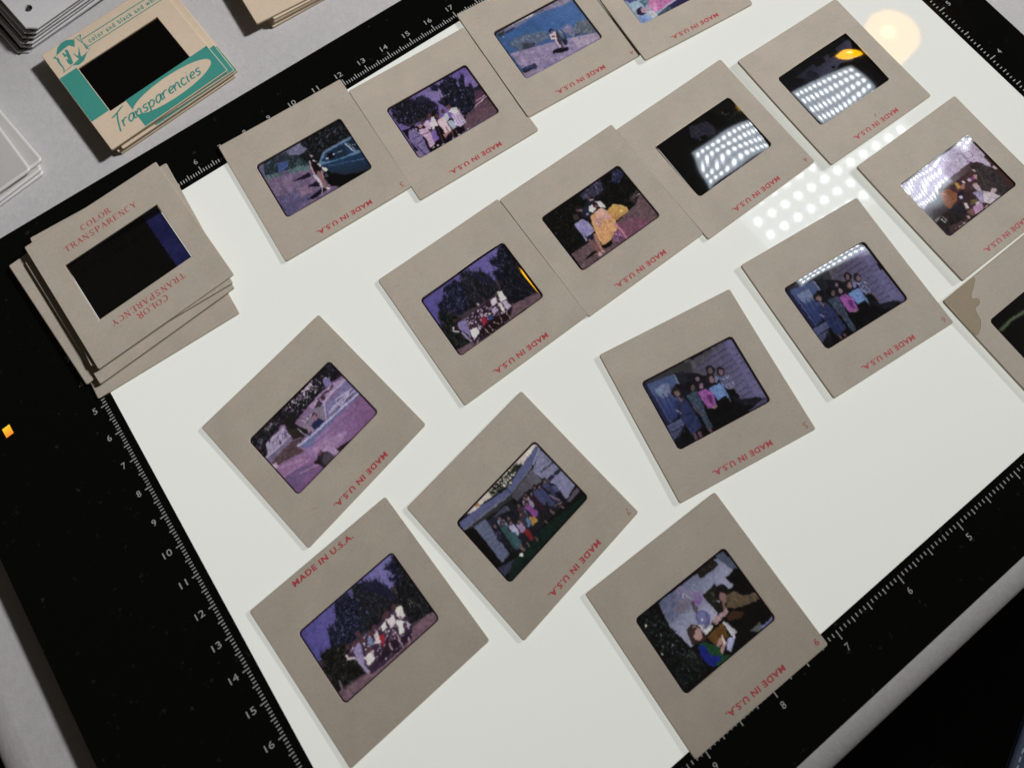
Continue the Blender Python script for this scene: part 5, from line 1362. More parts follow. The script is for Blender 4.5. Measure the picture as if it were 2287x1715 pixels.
["E",-0.7,-3.9,0.88,0.82,[76,74,84],0],
["E",-0.5,-0.5,2.11,2.25,[88,92,146],-30],
["E",-0.7,-0.9,1.36,1.5,[104,108,160],0],
["E",-0.9,-0.6,0.27,0.27,[226,226,236],0],
["D",[[-2.8,0.0],[1.2,2.1],[-2.7,2.4]],[[40,36,36],[206,196,186]],16,0.2],
["P",[[-2.2,1.9],[0.8,2.2],[0.5,2.9],[-2.6,3.1]],[206,206,200]],
["P",[[-3.2,0.1],[-1.7,0.4],[-2.4,2.1],[-3.0,1.1]],[200,196,192]],
["N",[[-2.7,3.7],[3.4,3.3],[2.7,7.0],[-0.2,7.1],[-2.0,6.7]],[78,48,18],[112,72,26],0.8],
["P",[[3.8,3.3],[4.7,4.3],[5.4,7.7],[4.2,7.8]],[180,180,190]],
["L",[[3.6,3.5],[3.9,8.1]],0.48,[206,206,212]],
["P",[[2.2,7.2],[4.1,8.3],[1.9,9.7],[0.7,10.6],[0.0,9.3]],[160,166,206]],
["L",[[-1.9,7.4],[0.6,6.5]],1.02,[170,124,116]],
["L",[[-2.1,9.3],[0.7,7.7]],1.09,[180,136,126]],
["L",[[1.1,5.9],[0.7,7.7]],0.48,[230,220,206]],
["P",[[8.9,9.5],[12.6,9.4],[12.3,10.9],[10.6,11.2]],[84,90,92]],
["P",[[11.9,10.6],[16.8,10.4],[16.4,11.3],[12.1,12.0]],[110,116,176]],
["P",[[-6.5,-1.1],[-4.5,-1.4],[-2.8,0.0],[-2.7,3.7],[-3.1,4.5],[-5.6,3.4],[-7.5,3.0]],[46,32,30]],
["E",-4.5,1.2,1.5,2.04,[176,134,126],-30],
["P",[[-5.2,-1.0],[-3.2,0.1],[-5.7,1.3],[-7.0,2.5],[-6.8,0.5]],[54,38,34]],
["P",[[-5.8,3.6],[-3.8,4.6],[-1.7,7.2],[-1.8,9.8],[0.4,11.3],[-4.4,11.5],[-6.4,9.3]],[20,70,36]],
["N",[[-6.3,4.1],[-4.6,4.7],[-4.7,8.1],[-2.6,9.5],[-2.9,10.2],[-6.1,10.6],[-7.1,8.5],[-7.1,5.9]],[10,20,110],[20,34,140],0.6],
["F",[[-16.9,-10.5],[-10.9,-10.9],[-10.7,-7.7],[-10.0,-3.4],[-9.4,2.0],[-8.1,7.2],[-7.6,9.9],[-17.0,11.1],[-16.4,8.7],[-16.5,-0.5]],[6,8,9],[60,84,84],520,0.8,60,80,0.15],
["D",[[-15.7,-9.4],[-10.5,-7.0],[-9.4,7.8],[-14.0,7.5]],[[120,150,150],[70,96,96],[30,44,44]],110,0.13],
["E",-15.4,-8.4,0.34,0.34,[230,226,206],0],
["E",-16.2,-0.3,0.31,0.31,[206,206,190],0],
["F",[[-10.7,3.4],[-7.5,5.6],[-9.4,8.6],[-12.1,6.8]],[14,20,20],[140,150,146],40,1.0,60,40,0.1]]},"S16":{"ins":[0.4,0.4,0.4,0.4],"ops":[["P",[[-23.5,-55.8],[61.5,3.8],[-6.6,56.5],[-82.9,3.1]],[7,8,8]],
["F",[[-16.2,-11.3],[0.6,-11.5],[21.7,-7.8],[19.2,6.2],[-14.6,3.4]],[6,7,7],[16,18,18],120,4.0,40,4,0.12],
["L",[[-16.0,-7.4],[-9.8,-7.6],[-4.6,-7.0],[7.4,-3.6]],1.16,[56,70,46]],
["L",[[-15.5,-7.4],[-9.3,-7.6],[-3.1,-6.7]],0.54,[84,100,70]]]}}''')
# ---------------------------------------------------------------- slides
def rr_pts(hx, hy, r, nc=5, ns=8):
    p = rrect(hx, hy, r, nc); out = []
    for k in range(4):
        out += p[k * nc:(k + 1) * nc]
        a = p[(k + 1) * nc - 1]; b = p[((k + 1) * nc) % (4 * nc)]
        out += [(a[0] + (b[0] - a[0]) * i / (ns + 1), a[1] + (b[1] - a[1]) * i / (ns + 1)) for i in range(1, ns + 1)]
    return out
def card_mesh(size, win, thick, surf, ro=.7, ri=1.3, off=(0, 0), nick=None):
    O = rr_pts(size / 2, size / 2, ro); I = [(x + off[0], y + off[1]) for x, y in rr_pts(win[0] / 2, win[1] / 2, ri)]
    n = len(O); V = []; F = []; Mi = []
    lev = []
    def ring(t, dz, top):
        k = len(V)
        for (a, b), (c, d) in zip(O, I):
            x, y = a + (c - a) * t, b + (d - b) * t
            V.append((x, y, surf(x, y) + (thick if top else 0) + dz))
        return k
    seq = [ring(0, .12, 0), ring(0, -.14, 1), ring(.018, 0, 1), ring(.25, 0, 1), ring(.55, 0, 1), ring(.85, 0, 1), ring(.985, 0, 1), ring(1, -.10, 1), ring(1, .06, 0), ring(.9, 0, 0), ring(.45, 0, 0), ring(.02, 0, 0)]
    mats = [1, 0, 0, 0, 0, 0, 0, 1, 2, 2, 2, 1]
    for a, b, m in zip(seq, seq[1:] + seq[:1], mats):
        for i in range(n):
            j = (i + 1) % n
            F.append((a + i, a + j, b + j, b + i)); Mi.append(m)
    return mesh('card_frame', V, F, Mi)
def film_fit(cx, cy, rot, z, targets, deg=4, reg=.0016):
    """how a curled piece of film lies: heights whose slopes carry the lamp to where it glints.
    targets: (x, y down, point of the room or None for level, weight)"""
    ex = [(i, d - i) for d in range(1, deg + 1) for i in range(d + 1)]
    A = []; B = []
    c, s = math.cos(rot), math.sin(rot); S = 17.
    for x, yd, P, wt in targets:
        y = -yd
        if P is None: gx = gy = 0
        else:
            q = np.array([cx + x * c - y * s, cy + x * s + y * c, z])
            a = CAM - q; b = np.asarray(P) - q
            h = a / np.linalg.norm(a) + b / np.linalg.norm(b)
            g = -h[:2] / h[2]
            gx, gy = g[0] * c + g[1] * s, -g[0] * s + g[1] * c
        X, Y = x / S, y / S
        A.append([wt * (i * X ** (i - 1) * Y ** j / S if i else 0) for i, j in ex]); B.append(wt * gx)
        A.append([wt * (j * X ** i * Y ** (j - 1) / S if j else 0) for i, j in ex]); B.append(wt * gy)
    for k, (i, j) in enumerate(ex):
        A.append([reg * (i + j) ** 2 / S * 6 if q == k else 0 for q in range(len(ex))]); B.append(0)
    co = np.linalg.lstsq(np.array(A), np.array(B), rcond=None)[0]
    def h(x, y):
        X, Y = x / S, y / S
        return sum(k * X ** i * Y ** j for k, (i, j) in zip(co, ex))
    return h
def lin(c):
    c = np.asarray(c, float) / 255
    return np.where(c <= .04045, c / 12.92, ((c + .055) / 1.055) ** 2.4)
PADLIN = lin((217, 222, 213))
def film_obj(parent, img, surf, h, thick, wrinkle=0, seed=0):
    H, W = img.shape[:2]
    xs = (np.arange(W) + .5) / W * FW - FW / 2; ys = FH / 2 - (np.arange(H) + .5) / H * FH
    gx, gy = np.meshgrid(np.clip(xs, -17.25, 17.25), np.clip(ys, -11.65, 11.65))
    Z = h(gx, gy) if h else np.zeros_like(gx)
    Z = Z + np.zeros_like(gx)
    # the film sits between the two cards along its rim: keep it there on average
    rim = np.concatenate([Z[8], Z[-9], Z[:, 8], Z[:, -9]])
    Z = Z - rim.mean()
    if wrinkle:
        rng = np.random.default_rng(seed)
        for k in range(5):
            fx, fy, ph = rng.normal(0, .28), rng.normal(0, .28), rng.random() * 6.28
            Z = Z + wrinkle * np.sin(gx * fx + gy * fy + ph)
    base = np.vectorize(surf)(gx[::9, ::9], gy[::9, ::9]).mean()
    Z = Z + base + max(thick * .5, .12 - Z.min())
    co = np.stack([gx, gy, Z], -1).reshape(-1, 3) * MM
    me = bpy.data.meshes.new('film')
    idx = np.arange(H * W).reshape(H, W)
    q = np.stack([idx[1:, :-1], idx[1:, 1:], idx[:-1, 1:], idx[:-1, :-1]], -1).reshape(-1, 4)
    me.vertices.add(H * W); me.vertices.foreach_set('co', co.ravel())
    me.loops.add(q.size); me.loops.foreach_set('vertex_index', q.ravel().astype(np.int32))
    me.polygons.add(len(q)); me.polygons.foreach_set('loop_start', np.arange(0, q.size, 4, dtype=np.int32))
    me.polygons.foreach_set('use_smooth', np.ones(len(q), bool))
    me.update(calc_edges=True)
    at = me.color_attributes.new('dye', 'FLOAT_COLOR', 'POINT')
    c = np.clip(lin(img) / PADLIN, .0015, .97)
    at.data.foreach_set('color', np.concatenate([c, np.ones((*c.shape[:2], 1))], -1).reshape(-1).astype(np.float32))
    return link('film', me, MAT['film'], parent)
def plain_film(parent, surf, thick, c, win):
    b = surf(0, 0) + thick * .45
    V = [(sx * (win[0] / 2 + .6), sy * (win[1] / 2 + .6), b) for sx, sy in ((-1, -1), (1, -1), (1, 1), (-1, 1))]
    me = mesh('film', V, [(0, 1, 2, 3)])
    at = me.color_attributes.new('dye', 'FLOAT_COLOR', 'POINT')
    at.data.foreach_set('color', [v for _ in V for v in (*c, 1)])
    return link('film', me, MAT['film'], parent)
def bow(kx, ky, tx=0, ty=0, gap=0.35):
    """card slightly curled: kx, ky lift (mm) of the edges, tx, ty tilt"""
    lo = min(kx * (x / 25) ** 2 + ky * (y / 25) ** 2 + tx * x / 25 + ty * y / 25 for x in range(-25, 26, 5) for y in range(-25, 26, 5))
    return lambda x, y: gap - lo + kx * (x / 25) ** 2 + ky * (y / 25) ** 2 + tx * x / 25 + ty * y / 25
TH = 1.25
SL = []
PL = panel_pt
LAMP = SHADE
# name: x, y, degrees, bow, number stamp, label, film glints
SLIDES = {
 'S1': (94.08, -19.65, -2.43, (.25, .2, 0, 0), '3', 'grey cardboard slide showing a couple beside a blue car on a dirt road', None),
 'S2': (143.63, -27.82, -2.74, (.3, .2, 0, 0), None, 'grey cardboard slide showing seven women in pale skirts before dark conifers', None),
 'S3': (193.68, -24.77, -3.93, (.35, .2, -.25, 0), '4', 'grey cardboard slide showing a child with an inner tube beside a blue lake', None),
 'S4': (243.33, -31.84, -5.24, (.4, .3, -.5, 0), None, 'grey cardboard slide at the top edge showing a reclining figure in pink', None),
 'S5': (115.12, -91.70, .22, (.25, .2, 0, 0), None, 'grey cardboard slide showing a large group by conifers, red and blue skirts',
        [(16.4, 3.4, LAMP, 4), (16.0, 0, LAMP + (0, 24, -6), 2), (16.6, 6.5, LAMP + (0, -24, -6), 2), (10, 3, None, 1.2), (0, 0, None, 1), (-12, -6, None, 1), (-12, 6, None, 1), (8, -8, None, 1), (14, 11, None, 1)]),
 'S6': (165.03, -92.26, -.05, (.3, .2, 0, .1), None, 'grey cardboard slide showing children holding a peach coloured raft on dry ground', None),  # the peach raft is an orange lamp reflection painted into the film
 'S7': (214.72, -94.84, .09, (.3, .3, 0, 0), '4', 'grey cardboard slide with a black picture glinting white, without a pen mark',
        [(-8.6, -2.7, PL(-.8, -.8), 2), (4, -2.3, PL(4.5, -.8), 1.5), (17.0, -1.4, PL(11.5, -.8), 1.5), (-13.0, 11.3, PL(-.8, 3.4), 2), (2, 11.3, PL(4.5, 3.4), 1), (16.7, 11.2, PL(10.5, 3.4), 1.5), (3.7, 5.0, PL(4.5, 1.4), 1), (-10.8, 4.5, PL(-.8, 1.4), 1.5), (-16.5, 3.5, PL(-4.5, .5), 1), (-16, -6, PL(-4, -3), .6), (12, -9, PL(9, -5), .5)]),
 'S8': (267.89, -99.87, -1.07, (.5, .3, -.9, -.2), None, 'grey cardboard slide with a black picture glinting white, pen mark above its print',
        [(-16.8, -4.5, PL(-.9, -.9), 1.5), (-8, -2.2, PL(4, -.9), 1), (7.0, -1.8, PL(11.7, -.9), 2), (12.5, 10.6, PL(11.7, 3.7), 1.5), (-15.5, 11.4, PL(-.9, 3.7), 1.5), (13.3, -3.2, LAMP, 2), (-3.8, 4.5, PL(5, 1.5), 1.2), (16.5, 6, PL(17, 1), 1), (0, -10, None, .4)]),
 'S9': (274.32, -154.91, -.55, (.4, .3, -.7, -.1), None, 'grey cardboard slide at the right edge showing a party with a person in orange',
        [(-16.4, -11.0, PL(1, 0), 1), (-3.3, -11.0, PL(10, .5), 1), (-16.4, -1.0, PL(1, 3), 1), (-4.5, -5.0, PL(10, 3), 1), (-10.2, -7.0, PL(5, 1.5), 1), (10, 5, None, .5), (10, -6, None, .3)]),
 'S10': (214.76, -160.27, -5.76, (.35, .3, -.4, .1), '6', 'grey cardboard slide showing women on a porch with a white glint along the picture top',
        [(-8, -10.9, PL(1, 2.2), 2), (14, -10.9, PL(11, 2.2), 2), (3.5, -10.9, PL(6, 2.2), 2), (3, -7.8, PL(6, 5), 1.5), (0, 2, None, .5), (-10, 8, None, .5), (12, 8, None, .5)]),
 'S11': (155.75, -157.42, -9.10, (.3, .25, -.2, 0), '5', 'grey cardboard slide showing women on a porch without glints, lying alone in the middle', None),
 'S12': (47.90, -94.47, 10.66, (.3, .25, 0, 0), None, 'grey cardboard slide tilted left showing a pinkish pickup truck with a child aboard', None),
 'S13': (86.90, -151.87, 8.86, (.25, .3, 0, 0), '7', 'grey cardboard slide showing a long row of people before a white house', None),
 'S14': (31.69, -151.26, 3.78, (.3, .25, 0, 0), None, 'grey cardboard slide with red print on its top edge showing a group by conifers', None),
 'S15': (112.85, -206.19, -.85, (.3, .25, -.1, 0), '9', 'grey cardboard slide overhanging the ruler showing a child by a decorated tree and a balloon', None),
 'S16': (263.84, -205.4, -.08, (.5, .3, -.5, 0), None, 'grey cardboard slide at the right edge with a brown stain on its corner', None),
}
GR = 'slides laid out on the light pad'
for k, (n, (x, y, deg, bw, stamp, label, tg)) in enumerate(SLIDES.items()):
    rot = math.radians(deg)
    r = empty('film_slide', (x, y, 0), rot)
    tag(r, label, 'slide', GR)
    sf = bow(*bw)
    link('card_frame', card_mesh(49.9, (34.35, 23.15), TH, sf), [MAT['card'], MAT['card_edge'], MAT['card_under']], r)
    h = None
    if tg: h = film_fit(x, y, rot, 1.0, tg, *((4, .0013) if n in ('S7', 'S8') else (3, .004)))
    else:
        a = .10 + .05 * (k % 3)
        h = lambda X, Y, a=a: -a * ((X / 17) ** 2 + (Y / 11) ** 2)
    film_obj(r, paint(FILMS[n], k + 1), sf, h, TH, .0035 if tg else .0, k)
    top = lambda X, Y, sf=sf: sf(X, Y) + TH
    flip = n != 'S14'
    ty = (25 - 47.1) if flip else 25 - 2.45
    jit = math.sin(k * 7.3) * .25
    print_on('printed_text', text_flat('MADE IN U.S.A.', -.3 + jit, ty + jit * .3, 21.6, 1.75, math.pi if flip else 0, offset=.036, spacing=1.14), top, MAT['red'], r)
    if stamp:
        print_on('frame_number', text_flat(stamp, 22.6, -22.5, 1.35, 1.9, math.pi, offset=.012), top, MAT['red'] if n in ('S15',) else MAT['red_faint'], r)
    rng = np.random.default_rng(100 + k)
    # handling marks: a few short creases and specks per card
    for _ in range(int(rng.integers(2, 5))):
        a = rng.uniform(-23, 23); b = rng.choice([-1, 1]) * rng.uniform(14, 23.5); t = rng.uniform(0, 3.14); l = rng.uniform(.3, 2.2)
        print_on('scuff', ribbon(smooth_pts([(a, b), (a + l * math.cos(t), b + l * .6 * math.sin(t)), (a + 1.6 * l * math.cos(t + .4), b + l * math.sin(t + .4))], 3), [.03, .06, .1, .12, .1, .06, .03]), top, MAT['scuff'], r, .025)
    if n == 'S8':
        print_on('pen_mark', merge([ribbon(smooth_pts([(2.95, -18.6), (2.35, -19.1), (2.15, -19.6), (2.5, -19.9)], 4), [.15] * 4 + [.35] * 6 + [.2] * 3), ribbon([(4.0, -19.35), (4.2, -19.5)], .28)]), top, MAT['dark_mark'], r, .04)
    if n == 'S16':
        P = [(-24.7, -24.7), (-14.5, -24.8), (-11.8, -24.8), (-10.0, -24.3), (-12.6, -22.5), (-15.4, -21.0), (-16.2, -19.8), (-14.8, -19.0), (-14.7, -18.0), (-16.1, -17.2), (-17.8, -17.2), (-18.7, -15.5), (-19.4, -13.4), (-21.7, -11.5), (-24.2, -10.7), (-24.6, -12.1), (-24.6, -16.2), (-24.5, -18.8), (-24.6, -21.8)]
        P = smooth_pts([(a, -b) for a, b in P] + [(-24.7, 24.7)], 3)
        m = ink('dried_glue', (.30, .235, .14), .25, .3, .55)
        print_on('stain', (P, [tuple(range(len(P)))[::-1]]), top, m, r, .035)
        print_on('stain_rim', ribbon(P[10:46], .16), top, ink('dried_glue_rim', (.20, .145, .08), .6, .38, .55), r, .05)

# ---------------------------------------------------------------- stack of colour transparencies
def card_slide(x, y, z, deg, kind, label, group, text=None, film=(.8, .8, .82), win=(35.1, 23.1), size=50.6, bw=(.12, .1, 0, 0), off=(0, 0)):
    r = empty('film_slide', (x, y, z), math.radians(deg))
    tag(r, label, 'slide', group)
    sf = bow(*bw, gap=0.02)
    link('card_frame', card_mesh(size, win, TH, sf, .5, .12, off), [MAT[kind], MAT[kind + '_edge'], MAT[kind + '_under']], r)
    top = lambda X, Y: sf(X, Y) + TH
    if text: text(r, top)
    if film is not None and not isinstance(film, dict): plain_film(r, sf, TH, film, win)
    elif film is not None: film_obj(r, paint(film, 77), sf, None, TH)
    return r
def ct_text(r, top):
    for a_ in (('COLOR', -1.6, 25 - 5.4, 11.4, 2.1), ('TRANSPARENCY', -1.5, 25 - 8.9, 27.4, 2.1), ('COLOR', -1.5, -25 + 6.6, 11.4, 2.1, True), ('TRANSPARENCY', -1.2, -25 + 9.6, 27.4, 2.1, True)):
        print_on('printed_text', roman(*a_), top, MAT['red'], r)
G2 = 'slides stacked on the pad corner'
P_ = TH + .14
for i, (x, y, d, lab, tx) in enumerate((
    (22.3, -23.4, -2.1, 'bottom cardboard slide of the red lettered stack, its lower edge sticking out', ct_text),
    (18.5, -14.9, 4.5, 'slide of the red lettered stack sticking out furthest to the left', None),
    (23.0, -18.3, 3.0, 'third slide up in the red lettered stack', None),
    (25.8, -14.6, -2.5, 'slide right under the top one of the red lettered stack, corners peeking out', None),
    (25.3, -15.0, 2.52, 'top slide of the stack on the pad corner, printed in red roman capitals', ct_text))):
    blue = {'ins': (.15, .15, .15, .15), 'ops': [['P', [[-20, -14], [20, -14], [20, 14], [-20, 14]], (4, 5, 6)],
            ['N', [[11.4, -11.3], [17.0, -11.2], [17.0, 11.2], [11.6, 11.4]], (20, 22, 74), (30, 32, 92), 3.0],
            ['P', [[-9.5, -11.5], [6, -11.5], [-2, -10.7], [-9, -10.6]], (26, 22, 58)]]}
    hid = i < 4
    card_slide(x, y, .03 + i * P_, d, 'card', lab, G2, tx, None if hid else blue, (38, 25) if hid else (35.1, 23.1), off=(25.3 - x, -15 - y) if hid else (0, 0))

# ---------------------------------------------------------------- green printed stack on the table
def script_word(word, x0, y0, w, h, lean=.22):
    """handwritten lettering as thin strokes; x-height h"""
    G = {'T': [[(0, 2.1), (.5, 2.2), (1.6, 2.75)], [(.75, 2.35), (.55, 1.2), (.45, -.35)]],
         'r': [[(0, 1), (.05, 0)], [(.03, .6), (.3, 1), (.6, .95)]],
         'a': [[(.75, .95), (.3, 1), (.05, .5), (.2, .02), (.55, .25), (.75, .95), (.72, .2), (.9, .05)]],
         'n': [[(0, 1), (.05, 0)], [(.05, .55), (.4, 1), (.6, .8), (.62, .15), (.8, .05)]],
         's': [[(.6, .95), (.2, .95), (.15, .65), (.5, .4), (.4, .05), (0, .05)]],
         'p': [[(.05, 1), (.05, -.9)], [(.05, .6), (.4, 1), (.7, .6), (.4, .05), (.08, .2)]],
         'e': [[(.08, .5), (.6, .62), (.45, 1), (.12, .75), (.15, .15), (.6, .1)]],
         'c': [[(.6, .9), (.25, 1), (.05, .5), (.25, .02), (.62, .15)]],
         'i': [[(.1, 1), (.1, .15), (.25, .05)], [(.14, 1.38), (.16, 1.46)]]}
    A = {'T': 1.0, 'r': .72, 'a': .98, 'n': .9, 's': .78, 'p': .9, 'e': .78, 'c': .78, 'i': .42}
    tot = sum(A[c] for c in word); k = w / tot; x = x0; parts = []
    for i, c in enumerate(word):
        for st in G[c]:
            q = [(x + (px + py * lean) * k * 1.0, y0 + py * h + (x - x0) / w * .2) for px, py in st]
            parts.append(ribbon(smooth_pts(q, 4), .58))
        x += A[c] * k
    return merge(parts)
def uv(u, v): return (u - 25, 25 - v)
def em_text(r, top):
    S = []
    Q = lambda *p: S.append(([uv(*a) for a in p], [tuple(range(len(p)))[::-1]]))
    Q((.25, 13.1), (7.55, 13.1), (7.55, 35.9), (.25, 35.9))
    Q((42.4, 36.3), (49.75, 36.3), (49.75, 37.2), (42.4, 37.2))
    # bottom band with an oval left blank
    cx, cy, rx, ry = 30.6, 42.4, 16.8, 4.75
    n = 48; out = []; inn = []
    X0, X1, Y0, Y1 = 14.3, 49.75, 36.3, 49.8
    for i in range(n):
        a = 2 * math.pi * i / n
        ex, ey = cx + rx * math.cos(a), cy + ry * math.sin(a)
        dx, dy = math.cos(a) * rx, math.sin(a) * ry
        t = min(((X1 - cx) / dx if dx > 1e-9 else (X0 - cx) / dx if dx < -1e-9 else 1e9), ((Y1 - cy) / dy if dy > 1e-9 else (Y0 - cy) / dy if dy < -1e-9 else 1e9))
        t = max(t, 1.0)
        inn.append(uv(ex, ey)); out.append(uv(cx + dx * t, cy + dy * t))
    for cxn, cyn in ((X0, Y0), (X1, Y0), (X1, Y1), (X0, Y1)):
        j = min(range(n), key=lambda i: math.hypot(out[i][0] - uv(cxn, cyn)[0], out[i][1] - uv(cxn, cyn)[1]))
        out[j] = uv(cxn, cyn)
    S.append((out + inn, [(i, n + i, n + (i + 1) % n, (i + 1) % n) for i in range(n)]))
    # two rules of the title bar
    S.append(ribbon([uv(15.2, 3.9), uv(49.6, 4.2)], .42)); S.append(ribbon([uv(15.4, 8.1), uv(49.6, 8.4)], .36))
    S.append(ribbon([uv(13.9, 2.2), uv(14.6, 5), uv(15.6, 8.3)], .3))
    # monogram: a disc behind two letters left blank, only the shadows printed
    for p in [[(4.41, 3.97), (5.08, 2.65), (6.48, 1.13), (8.41, 0.31), (10.44, 0.38), (12.71, 1.86), (12.86, 2.66), (11.47, 5.02), (10.16, 2.99), (8.22, 3.12), (6.36, 3.46)], [(6.76, 11.26), (8.66, 12.58), (11.13, 12.25), (13.1, 10.69), (14.37, 9.6), (12.41, 10.11), (10.66, 10.25), (8.21, 10.88)], [(2.81, 4.24), (3.65, 3.87), (3.86, 4.58), (4.44, 5.34), (3.92, 7.3), (3.95, 9.71), (3.78, 10.89), (2.92, 12.02), (2.92, 11.49), (3.5, 10.13), (3.3, 8.37), (3.33, 6.54), (3.59, 5.03)], [(7.9, 3.66), (8.79, 4.27), (8.16, 8.17), (7.56, 10.6), (6.44, 10.73), (6.07, 9.62), (6.21, 7.61), (6.73, 7.78), (6.94, 8.49), (7.19, 6.29), (6.35, 6.66), (6.47, 4.35), (6.99, 4.52), (7.12, 5.7), (7.51, 5.75)], [(9.79, 6.45), (10.04, 8.14), (10.42, 9.25), (11.73, 7.4), (12.55, 5.66), (12.22, 7.27), (11.54, 9.12), (11.18, 10.42), (10.17, 10.38), (9.76, 8.97), (9.63, 7.79)], [(15.44, 1.83), (16.08, 1.81), (15.83, 2.42), (15.18, 2.97), (14.91, 5.19), (14.86, 7.04), (15.26, 8.46), (14.56, 8.95), (14.35, 8.24), (14.67, 5.26), (14.9, 2.74)]]:
        Q(*p)
    for p in [[(2.71, 11.84), (6.76, 11.26)], [(12.65, 1.95), (15.96, 1.66)], [(2.87, 4.15), (4.52, 3.79)], [(14.32, 9.69), (15.52, 9.61), (15.1, 8.73)]]:
        S.append(ribbon([uv(*a) for a in p], .24))
    S.append(text_flat('color and black and white', *uv(32.6, 6.2), 31.6, 2.2, -.006, offset=.024, spacing=1.3))
    print_on('printed_pattern', merge(S), top, MAT['green'], r)
    print_on('printed_text', script_word('Transparencies', *uv(5.2, 45.0), 37.2, 2.75), top, MAT['green'], r, .05)
G3 = 'green printed slides stacked on the table'
for i, (x, y, d, lab, tx) in enumerate((
    (63.6, 55.2, 4.2, 'bottom cream slide of the green printed stack', None),
    (62.6, 55.9, 5.2, 'second slide from the bottom of the green printed stack', None),
    (64.9, 55.0, 4.4, 'third slide from the bottom of the green printed stack, sticking out at the right', em_text),
    (64.3, 55.6, 3.0, 'slide right under the top one of the green printed stack', em_text),
    (61.44, 55.43, 4.72, 'top slide of the stack with green script Transparencies and a black picture', em_text))):
    card_slide(x, y, TZ + .02 + i * (TH + .22), d, 'cream', lab, G3, tx, (.0022, .0024, .0024), (34.5, 22.8), 50.0)
# ---------------------------------------------------------------- plain cream stack at the top edge
G4 = 'plain cream slides stacked on the table'
for i, (bx_, by_, d, lab) in enumerate((
    (112.4, 42.3, -1.3, 'bottom slide of the plain cream stack at the top edge'),
    (113.0, 42.6, -1.8, 'second slide from the bottom of the plain cream stack'),
    (113.4, 42.4, -2.4, 'third slide from the bottom of the plain cream stack'),
    (113.8, 42.5, -2.6, 'slide right under the top one of the plain cream stack'),
    (107.3, 43.7, -3.6, 'top slide of the plain cream stack, its corner sticking out left'))):
    a = math.radians(d); c, s = math.cos(a), math.sin(a)
    card_slide(bx_ + 25 * c - 25 * s, by_ + 25 * s + 25 * c, TZ + .02 + i * (TH + .16), d, 'cream', lab, G4, None, (.01, .01, .01), (34.5, 22.8), 50.0)

# ---------------------------------------------------------------- metal slide frames, top left
def metal_frames():
    m, t, ns, lk, bs = nt('brushed_aluminium')
    mp = ns.new('ShaderNodeMapping'); mp.inputs['Scale'].default_value = (60, 1600, 60)
    lk.new(ns.new('ShaderNodeTexCoord').outputs['Object'], mp.inputs[0])
    lk.new(ramp(t, noise(t, 1, 3, .6, mp.outputs[0]), ((.3, (.66, .665, .69)), (.7, (.72, .725, .75)))), bs.inputs['Base Color'])
    bs.inputs['Metallic'].default_value = .0; bs.inputs['Roughness'].default_value = .4
    dark = flat('painted_gap_shade', (.035, .033, .034), .6)  # near-black blocks between plates, painting the shade of the gaps
    S = 50.; ch = 3.2
    def outline(ins):
        h = S / 2 - ins; k = ch
        return [(-h + k, -h), (h - k, -h), (h, -h + k), (h, h - k), (h - k, h), (-h + k, h), (-h, h - k), (-h, -h + k)]
    def plate():
        bm = bmesh.new()
        T_ = 1.15; rings = []
        for ins, z in ((.25, 0), (0, .25), (0, T_ - .3), (.25, T_)):
            rings.append([bm.verts.new((x, y, z)) for x, y in outline(ins)])
        n = 8
        for a, b in zip(rings[:-1], rings[1:]):
            for i in range(n): bm.faces.new((a[i], a[(i + 1) % n], b[(i + 1) % n], b[i]))
        # top face with a round hole near the corner
        hc = (-25 + 5.6, -25 + 9.6); N = 16
        hole = [bm.verts.new((hc[0] + 1.55 * math.cos(2 * math.pi * i / N), hc[1] + 1.55 * math.sin(2 * math.pi * i / N), T_)) for i in range(N)]
        low = [bm.verts.new((v.co.x, v.co.y, 0)) for v in hole]
        for i in range(N): bm.faces.new((hole[i], low[i], low[(i + 1) % N], hole[(i + 1) % N]))
        es = []
        for lp in (rings[-1], hole):
            for i in range(len(lp)):
                e = bm.edges.get((lp[i], lp[(i + 1) % len(lp)])) or bm.edges.new((lp[i], lp[(i + 1) % len(lp)]))
                es.append(e)
        bmesh.ops.triangle_fill(bm, edges=es, use_beauty=True)
        es = []
        for lp in (rings[0], low):
            for i in range(len(lp)):
                es.append(bm.edges.get((lp[i], lp[(i + 1) % len(lp)])) or bm.edges.new((lp[i], lp[(i + 1) % len(lp)])))
        bmesh.ops.triangle_fill(bm, edges=es, use_beauty=True)
        return bm_mesh('plate', bm)
    pm = plate(); pm.materials.append(m)
    bm = bmesh.new(); box(bm, -23.6, 23.6, -23.6, 23.6, 1.15, 2.25)
    im = bm_mesh('gap_shade_block', bm); im.materials.append(dark)
    labs = ('bottom metal slide frame of the stack in the top left corner', 'second metal slide frame from the bottom, top left corner', 'third metal slide frame from the bottom, top left corner',
            'fourth metal slide frame from the bottom, top left corner', 'metal slide frame right under the top one, top left corner', 'top metal slide frame with a round hole, top left corner')
    sh = (-7.6, -5.4, -4.6, -2.9, -1.2, 0)
    for i in range(6):
        a = math.radians(8.5 + (.8, -.6, .5, -.3, .9, 0)[i]); c, s = math.cos(a), math.sin(a)
        x0, y0 = 35.3 + sh[i], 85.6 + (.5, .3, .1, .3, 0, 0)[i]
        r = empty('metal_slide_frame', (x0 + 25 * c - 25 * s, y0 + 25 * s + 25 * c, TZ + .02 + i * 2.27), a)
        tag(r, labs[i], 'slide frame', 'metal slide frames stacked top left')
        o = bpy.data.objects.new('plate', pm); COL.objects.link(o); o.parent = r
        if i < 5:
            o = bpy.data.objects.new('gap_shade_block', im); COL.objects.link(o); o.parent = r
metal_frames()
